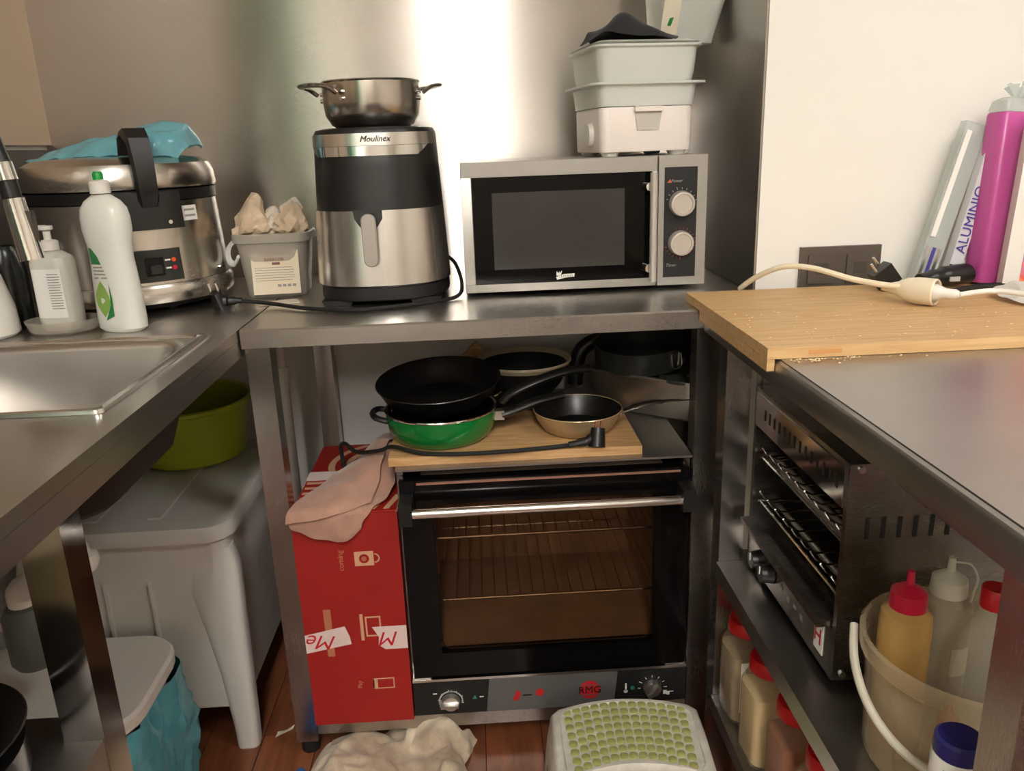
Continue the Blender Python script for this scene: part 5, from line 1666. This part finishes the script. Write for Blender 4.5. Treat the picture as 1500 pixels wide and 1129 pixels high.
def squeeze(name, label, loc, r, h_, m, capm, rz=0, ring=False):
    t = thing(name, label, 'bottle', loc, rz=rz)
    bm = B(); lathe(bm, [(0, 0), (r * 0.9, 0), (r, 0.004), (r, h_ * 0.90), (r * 0.95, h_ * 0.965), (r * 0.70, h_), (0, h_)], n=32)
    fin(bm, 'bottle', m, t)
    bm = B(); lathe(bm, [(r * 0.70, h_ + 0.0003), (r * 0.72, h_ + 0.003), (r * 0.68, h_ + 0.020), (r * 0.45, h_ + 0.025), (r * 0.16, h_ + 0.030), (r * 0.13, h_ + 0.046), (0, h_ + 0.047)], n=28)
    c_ = fin(bm, 'cap', capm, t)
    if ring:
        bm = B(); tube(bm, [(r * 0.14, 0, h_ + 0.040), (r * 0.7, -0.004, h_ + 0.038), (r * 0.98, -0.008, h_ + 0.022), (r * 0.8, -0.012, h_ + 0.006), (r * 0.35, -0.026, h_ + 0.002)], 0.0013, 6, 5)
        fin(bm, 'cap_strap', capm, c_)
    return t
squeeze('sauce_bottle', 'mustard-coloured squeeze bottle with a crimson nozzle cap', (0.474, 0.785, SHZ + 0.0045), 0.0285, 0.192, SAUCE_Y, CRIMSON)
tb = squeeze('sauce_bottle', 'milky squeeze bottle with a white nozzle cap and strap', (0.535, 0.808, SHZ + 0.0045), 0.0285, 0.192, clear('milky_bottle', (0.86, 0.82, 0.74, 1), 0.35, 0.3, 0.4, srgb(176, 164, 140)), mat('cap_grey_white', srgb(196, 190, 174), 0.4), ring=True)
bm = B(); lathe(bm, [(0, 0.006), (0.0265, 0.006), (0.0265, 0.115), (0, 0.115)], n=28)
fin(bm, 'sauce', SAUCE_W, tb)
bm = B()
Sx = lambda a, z, o: ((0.0285 + o) * math.cos(a), (0.0285 + o) * math.sin(a), z)
patch(bm, Sx, R(-100), R(-55), 0.098, 0.134, 8, 2)
fin(bm, 'label', LABELM, tb)
t = thing('oil_bottle', 'clear ribbed bottle with a red screw cap in the bucket', 'bottle', (0.545, 0.742, SHZ + 0.0045), rot=(0, R(0), 0))
bm = B(); lathe(bm, [(0, 0), (0.030, 0), (0.034, 0.004), (0.034, 0.135), (0.030, 0.165), (0.018, 0.198), (0.0125, 0.206), (0.0125, 0.214), (0, 0.214)], n=32)
for v_ in bm.verts:
    a = math.atan2(v_.co.y, v_.co.x)
    if v_.co.z > 0.02:
        f_ = 1 + 0.035 * math.cos(a * 16 / 2)
        v_.co.x *= f_; v_.co.y *= f_
fin(bm, 'bottle', CLEARP, t)
bm = B(); lathe(bm, [(0.0145, 0.2145), (0.0145, 0.236), (0.0135, 0.238), (0, 0.238)], n=24)
fin(bm, 'cap', RED_LID, t)
t = thing('sauce_bottle', 'short clear bottle with red sauce low in the bucket', 'bottle', (0.492, 0.714, SHZ + 0.0045))
bm = B(); lathe(bm, [(0, 0), (0.019, 0), (0.022, 0.004), (0.022, 0.06), (0.018, 0.075), (0.010, 0.086), (0, 0.086)], n=28)
fin(bm, 'bottle', mat('red_sauce', srgb(170, 40, 30), 0.35), t)
bm = B(); lathe(bm, [(0.011, 0.0865), (0.011, 0.098), (0.004, 0.103), (0.003, 0.112), (0, 0.1125)], n=20)
fin(bm, 'cap', RED_LID, t)
t = thing('salt_tub', 'white round tub with a navy lid in front of the bucket', 'tub', (0.437, 0.612, SHZ))
bm = B(); lathe(bm, [(0, 0), (0.021, 0), (0.0235, 0.003), (0.0235, 0.146), (0.0225, 0.149), (0, 0.149)], n=32)
fin(bm, 'tub', WHITEP, t)
bm = B(); lathe(bm, [(0.0228, 0.1492), (0.0232, 0.152), (0.0225, 0.165), (0.0195, 0.1675), (0, 0.168)], n=32)
fin(bm, 'lid', BLUE_CAP, t)
bm = B()
patch(bm, lambda a, z, o: ((0.0235 + o) * math.cos(a), (0.0235 + o) * math.sin(a), z), R(-150), R(-120), 0.09, 0.140, 6, 2)
fin(bm, 'label_panel', BLUE_CAP, t)
bm = B()
for i in range(5):
    patch(bm, lambda a, z, o: ((0.0235 + o) * math.cos(a), (0.0235 + o) * math.sin(a), z), R(-110), R(-70), 0.105 + i * 0.006, 0.1075 + i * 0.006, 5, 1)
fin(bm, 'label_print', INK_GREY, t)['kind'] = 'stuff'

# ------------------------------------------------------------------ prep counter: bottom shelf, red-lidded jars
LZ2 = 0.1825
def jar(loc, fill, label, lab=False, w=0.078, h_=0.165):
    t = thing('spice_jar', label, 'jar', loc, rz=R(4), group='red-lidded spice jars on the bottom shelf')
    bm = B(); rloft(bm, [(w * 0.92, w * 0.92, 0.016, 0), (w, w, 0.018, 0.005), (w, w, 0.018, h_ * 0.82), (w * 0.9, w * 0.9, 0.024, h_ * 0.92), (w * 0.82, w * 0.82, 0.03, h_)])
    fin(bm, 'jar', CLEARJ, t)
    bm = B(); rloft(bm, [(w * 0.88, w * 0.88, 0.014, 0.004), (w * 0.95, w * 0.95, 0.016, 0.008), (w * 0.95, w * 0.95, 0.016, h_ * 0.80)])
    fin(bm, 'spice', fill, t)
    bm = B(); lathe(bm, [(w * 0.40, h_ + 0.0005), (w * 0.44, h_ + 0.003), (w * 0.44, h_ + 0.022), (w * 0.41, h_ + 0.026), (0, h_ + 0.0265)], n=32)
    fin(bm, 'lid', RED_LID, t)
    if lab:
        bm = B(); box(bm, -w / 2 + 0.012, w / 2 - 0.012, -w / 2 - 0.001, -w / 2 - 0.0003, 0.028, 0.128)
        l_ = fin(bm, 'label', WHITE_LABEL, t, smooth=False)
        bm = B(); prism(bm, ring_pts(-0.010, 0.112, 0.009, 0, 2 * PI, 18)[:-1], 'y', -w / 2 - 0.0014, -w / 2 - 0.0011)
        fin(bm, 'label_seal', INK_BROWN, l_, smooth=False)
        bm = B(); box(bm, 0.010, 0.024, -w / 2 - 0.0014, -w / 2 - 0.0011, 0.032, 0.046)
        fin(bm, 'label_square', mat('slate_ink', srgb(80, 90, 120), 0.5), l_, smooth=False)
        bm = B()
        for i in range(5):
            box(bm, -0.020, 0.018, -w / 2 - 0.0014, -w / 2 - 0.0011, 0.060 + i * 0.006, 0.062 + i * 0.006)
        fin(bm, 'label_print', INK_GREY, l_, smooth=False)['kind'] = 'stuff'
    return t
jar((0.446, 1.205, LZ2), HERB, 'red-lidded jar of grey-brown spice with a white label', True)
jar((0.446, 1.095, LZ2), SALT, 'red-lidded jar of pale cream powder')
jar((0.450, 0.985, LZ2), PAPRIKA, 'red-lidded jar of brick-red paprika beside the cream powder')
jar((0.452, 0.880, LZ2), PAPRIKA, 'red-lidded jar of dark red spice nearest the counter front leg')

# ------------------------------------------------------------------ under the sink
t = thing('storage_bin', 'tall light grey plastic bin with a lid under the sink counter', 'bin', (-0.70, 1.63, 0))
bm = B()
rloft(bm, [(0.370, 0.44, 0.02, 0.100), (0.376, 0.446, 0.022, 0.104), (0.398, 0.468, 0.03, 0.478), (0.39, 0.46, 0.03, 0.480)])
bd = fin(bm, 'body', GREYP, t)
for sx in (-1, 1):
    for sy in (-1, 1):
        bm = B()
        cxn, cyn = sx * 0.172, sy * 0.205
        loft(bm, [[(cxn + sx * ox + x * k, cyn + sy * oy + y * k2, z) for x, y in rrect(1, 1, 0.3, 4)] for z, k, k2, ox, oy in
                  ((0.0, 0.044, 0.044, 0.006, 0.0), (0.06, 0.048, 0.046, 0.006, 0.0), (0.18, 0.062, 0.050, 0.002, 0.0), (0.28, 0.082, 0.054, -0.006, 0.0), (0.36, 0.106, 0.055, -0.016, 0.0), (0.42, 0.12, 0.054, -0.022, 0.0), (0.46, 0.10, 0.045, -0.020, 0.0))])
        fin(bm, 'corner_leg', GREYP, t)
bm = B()
rloft(bm, [(0.400, 0.470, 0.035, 0.4805), (0.418, 0.488, 0.05, 0.482), (0.420, 0.492, 0.052, 0.502), (0.412, 0.484, 0.05, 0.512), (0.38, 0.45, 0.045, 0.515)])
ld = fin(bm, 'lid', GREYP, t)
for x in (-0.06, 0.06):
    bm = B(); box(bm, x - 0.012, x + 0.012, -0.20, 0.20, 0.5155, 0.519)
    fin(bm, 'lid_rib', GREYP, ld, bevel=0.0015)
for x in (-0.04, 0.045):
    bm = B(); box(bm, x - 0.003, x + 0.003, -0.236, -0.2305, 0.14, 0.40)
    fin(bm, 'front_rib', GREYP, bd, bevel=0.001)
t = thing('wash_basin', 'lime green plastic basin standing on the grey bin', 'basin', (-0.672, 1.775, 0.5195))
bm = B(); lathe(bm, [(0, 0), (0.108, 0), (0.114, 0.005), (0.132, 0.118), (0.134, 0.122), (0.143, 0.126), (0.144, 0.134), (0.140, 0.137), (0.131, 0.134), (0.1295, 0.12), (0.111, 0.008), (0, 0.004)], n=56)
fin(bm, 'basin', LIME, t)
# small bin with blue liner
t = thing('pedal_bin', 'small white lidded bin with a blue liner bag in front of the grey bin', 'bin', (-0.775, 1.235, 0))
bm = B(); rloft(bm, [(0.27, 0.22, 0.04, 0.0), (0.28, 0.23, 0.045, 0.01), (0.31, 0.25, 0.05, 0.266)])
fin(bm, 'body', WHITEP, t)
bm = B(); rloft(bm, [(0.340, 0.262, 0.07, 0.272), (0.358, 0.278, 0.075, 0.275), (0.360, 0.280, 0.075, 0.295), (0.350, 0.27, 0.07, 0.302), (0.30, 0.22, 0.06, 0.304)])
fin(bm, 'lid', WHITEP, t)
bm = B()
ringsL = []
for j in range(15):
    z = 0.012 + 0.259 * j / 14
    ring = []
    pts_ = []
    base_ = rrect(0.318 + 0.05 * math.sin(PI * (0.15 + 0.75 * j / 14)), 0.262 + 0.02 * math.sin(PI * j / 14), 0.05, 8)
    for q0, q1 in zip(base_, base_[1:] + base_[:1]):
        L_ = math.hypot(q1[0] - q0[0], q1[1] - q0[1])
        for e_ in range(16 if L_ > 0.1 else 1):
            f_ = e_ / 16 if L_ > 0.1 else 0
            pts_.append((q0[0] + (q1[0] - q0[0]) * f_, q0[1] + (q1[1] - q0[1]) * f_))
    for k, (x, y) in enumerate(pts_):
        d = Vector((x, y, 0)).normalized()
        w = noise.noise(Vector((x * 14, y * 14, z * 9))) * 0.014 + abs(noise.noise(Vector((x * 34, y * 34, z * 26)))) * 0.022
        ring.append((x + d.x * w, y + d.y * w, z + 0.006 * noise.noise(Vector((x * 30, y * 30, 5)))))
    ringsL.append(ring)
loft(bm, ringsL, cap0=False, cap1=False)
fin(bm, 'liner', BLUE_BAG, t, ang=50)
# drain pipes
t = thing('drain_pipe', 'white drain pipe with a grey siphon under the sink', 'pipe', (-0.72, 1.20, 0.33))
bm = B(); tube(bm, lp([(-0.69, 1.135, 0.700), (-0.69, 1.135, 0.64), (-0.70, 1.14, 0.57), (-0.745, 1.16, 0.53), (-0.745, 1.16, 0.50)], t), 0.021, 16, 5)
fin(bm, 'pipe', WHITEP, t)
bm = B(); lathe(bm, [(0.030, -0.03), (0.036, -0.02), (0.036, 0.06), (0.028, 0.075), (0.022, 0.078)], tuple(Vector((-0.745, 1.16, 0.43)) - t.location), 24)
fin(bm, 'siphon', PIPE_G, t)
bm = B(); lathe(bm, [(0.027, 0), (0.029, 0.004), (0.029, 0.022), (0.024, 0.026)], tuple(Vector((-0.69, 1.135, 0.635)) - t.location), 20)
fin(bm, 'coupling', WHITEP, t)
bm = B(); tube(bm, lp([(-0.745, 1.16, 0.475), (-0.84, 1.18, 0.47), (-0.95, 1.18, 0.47)], t), 0.018, 14, 4)
fin(bm, 'outlet_pipe', WHITEP, t)
bm = B(); tube(bm, lp([(-0.665, 1.15, 0.64), (-0.655, 1.18, 0.60), (-0.653, 1.19, 0.575)], t), [0.010, 0.012, 0.012], 12, 4)
lathe(bm, [(0.010, 0.0), (0.020, -0.006), (0.022, -0.02), (0.016, -0.034), (0, -0.037)], tuple(Vector((-0.653, 1.19, 0.580)) - t.location), 20)
fin(bm, 'overflow_end', WHITEP, t)
t = thing('wall_pipe', 'thin white vertical pipe behind the left table leg', 'pipe', (-0.437, 1.72, 0.0))
bm = B(); cyl(bm, (0, 0, 0), (0, 0, 0.862), 0.0105, 14)
fin(bm, 'pipe', GREYP, t)
bm = B(); cyl(bm, (0, 0, 0.70), (0, 0, 0.73), 0.014, 14)
fin(bm, 'clip', GREYP, t)

# crockery on the left shelf
t = thing('black_plate', 'black shallow dish lying on the stack on the left shelf', 'plate', (-0.560, 0.655, 0.632), group=None)
bm = B(); lathe(bm, [(0, 0), (0.07, 0), (0.075, 0.003), (0.098, 0.020), (0.100, 0.022), (0.0985, 0.0235), (0.074, 0.006), (0, 0.004)], n=48)
fin(bm, 'plate', NONSTICK, t)
t = thing('black_pot', 'black round pot under the black dish on the left shelf', 'pot', (-0.560, 0.655, 0.5905))
bm = B(); lathe(bm, [(0, 0), (0.088, 0), (0.094, 0.006), (0.094, 0.041), (0, 0.041)], n=48)
fin(bm, 'pot', NONSTICK, t)
t = thing('cream_bowl', 'small cream bowl sitting in the black dish', 'bowl', (-0.588, 0.637, 0.637))
bm = B(); lathe(bm, [(0, 0), (0.03, 0), (0.034, 0.003), (0.052, 0.022), (0.054, 0.024), (0.0525, 0.025), (0.033, 0.006), (0, 0.004)], n=36)
fin(bm, 'bowl', PLATE_C, t)
proto = None
for k in range(11):
    if proto is None:
        proto = thing('dinner_plate', 'cream dinner plate in the stack on the left shelf', 'plate', (-0.640, 0.40, 0.5905), group='cream plates on the left shelf')
        bm = B(); lathe(bm, [(0, 0), (0.065, 0), (0.070, 0.002), (0.118, 0.016), (0.120, 0.018), (0.118, 0.0195), (0.068, 0.006), (0, 0.005)], n=48)
        fin(bm, 'plate', PLATE_C, proto)
    else:
        c_ = copy_tree(proto)
        c_.location = (-0.640 + 0.002 * (k % 2), 0.40, 0.5905 + k * 0.0085)

# ------------------------------------------------------------------ floor things
t = thing('step_stool', 'white plastic step stool with green grip dots on the floor', 'stool', (0.222, 1.125, 0), rz=R(-2))
ZT = 0.205
def stool_outline(k, dy=0.0, n=14, front=0.028, back=0.022, hw=0.127, hd=0.088):
    pts = []
    for i in range(n + 1):                      # front edge, concave towards the step
        x = -1 + 2 * i / n
        pts.append((x * (hw - 0.012) * k, -hd * k + front * (1 - x * x) + dy))
    pts.append((hw * k, -hd * k + 0.016 + dy))
    pts.append((hw * k * 1.02, 0.0 + dy))
    pts.append((hw * k * 1.02, hd * k - 0.02 + dy))
    for i in range(n + 1):                      # rear edge, bowed outwards
        x = 1 - 2 * i / n
        pts.append((x * (hw - 0.010) * k, hd * k + back * (1 - x * x) - 0.006 + dy))
    pts.append((-hw * k * 1.02, hd * k - 0.02 + dy))
    pts.append((-hw * k * 1.02, 0.0 + dy))
    pts.append((-hw * k, -hd * k + 0.016 + dy))
    return pts
bm = B()
loft(bm, [[(x, y, z) for x, y in stool_outline(k)] for k, z in ((1.34, 0.0), (1.34, 0.010), (1.16, 0.012), (1.07, 0.150), (1.02, ZT - 0.010), (1.0, ZT - 0.003), (0.97, ZT), (0.90, ZT), (0.885, ZT - 0.003))])
sbd = fin(bm, 'stool_body', WHITEP2, t, ang=40)
dot_me = None
nc, nr = 13, 8
for j in range(nr):
    for i in range(nc):
        fx = -1 + 2 * i / (nc - 1)
        fy = j / (nr - 1)
        y0 = -0.0655 + 0.0275 * (1 - fx * fx)
        y1 = 0.0725 + 0.0165 * (1 - fx * fx)
        x = fx * (0.0935 + 0.009 * fy)
        y = y0 + (y1 - y0) * fy
        if dot_me is None:
            bm = B(); lathe(bm, [(0, 0), (0.0074, 0), (0.0072, 0.0018), (0.0056, 0.0026), (0, 0.0027)], n=12, power=3.0, sy=1.05)
            o = fin(bm, 'grip_dot', DOTG, t)
            dot_me = o.data
        else:
            o = link('grip_dot', dot_me, None, t)
        o.location = (x, y, ZT - 0.0028)
for sx in (-1, 1):
    for yy in (-0.02, 0.025):
        for zz in (0.08, 0.12):
            bm = B(); xx = sx * (0.127 * 1.02 * (1.16 - 0.09 * (zz - 0.012) / 0.138) + 0.0004)
            lathe(bm, [(0.006, 0), (0.006, 0.0008), (0, 0.0009)], n=12, sy=2.0, M=Matrix.Translation((xx, yy, zz)) @ Matrix.Rotation(sx * PI / 2, 4, 'Y') @ Matrix.Rotation(PI / 2, 4, 'Z'))
            fin(bm, 'side_slot', mat('slot_dark', srgb(90, 80, 68), 0.7), t)
ctrl = []
random.seed(5)
for i in range(7):
    row_ = []
    for j in range(6):
        x = -0.372 + 0.318 * i / 6 + random.uniform(-0.012, 0.012)
        y = 1.14 + 0.30 * j / 5 + random.uniform(-0.012, 0.012)
        e = min(i, 6 - i, j, 5 - j)
        if j == 5:
            y -= 0.07 * abs(i - 3) / 3
        z = 0.004 if e == 0 else 0.012 + random.uniform(0.0, 0.050)
        row_.append((x, y, z))
    ctrl.append(row_)
tag(grid_cloth('floor_rag', ctrl, DIRTY_CLOTH, amp=0.019, freq=30, thick=0.003, seed=4.0, k=8), 'crumpled dirty cream rag on the floor below the red box', 'rag')
ctrl = [[(-0.425, 1.17, 0.003), (-0.42, 1.24, 0.012), (-0.415, 1.31, 0.003)], [(-0.40, 1.17, 0.012), (-0.398, 1.24, 0.022), (-0.396, 1.325, 0.012)], [(-0.378, 1.17, 0.003), (-0.376, 1.24, 0.010), (-0.378, 1.31, 0.003)]]
tag(grid_cloth('blue_cloth', ctrl, BLUE_CLOTH, amp=0.003, freq=14, thick=0.002), 'blue cloth on the floor beside the left table leg', 'cloth')
ctrl = [[(-0.472, 1.430, 0.001), (-0.470, 1.445, 0.004)], [(-0.455, 1.436, 0.006), (-0.453, 1.452, 0.002)], [(-0.440, 1.452, 0.002), (-0.437, 1.462, 0.006)]]
tag(grid_cloth('paper_scrap', ctrl, PAPER_PALE, amp=0.002, freq=30, thick=0.0006), 'small white paper scrap on the floor beside the grey bin', 'paper')
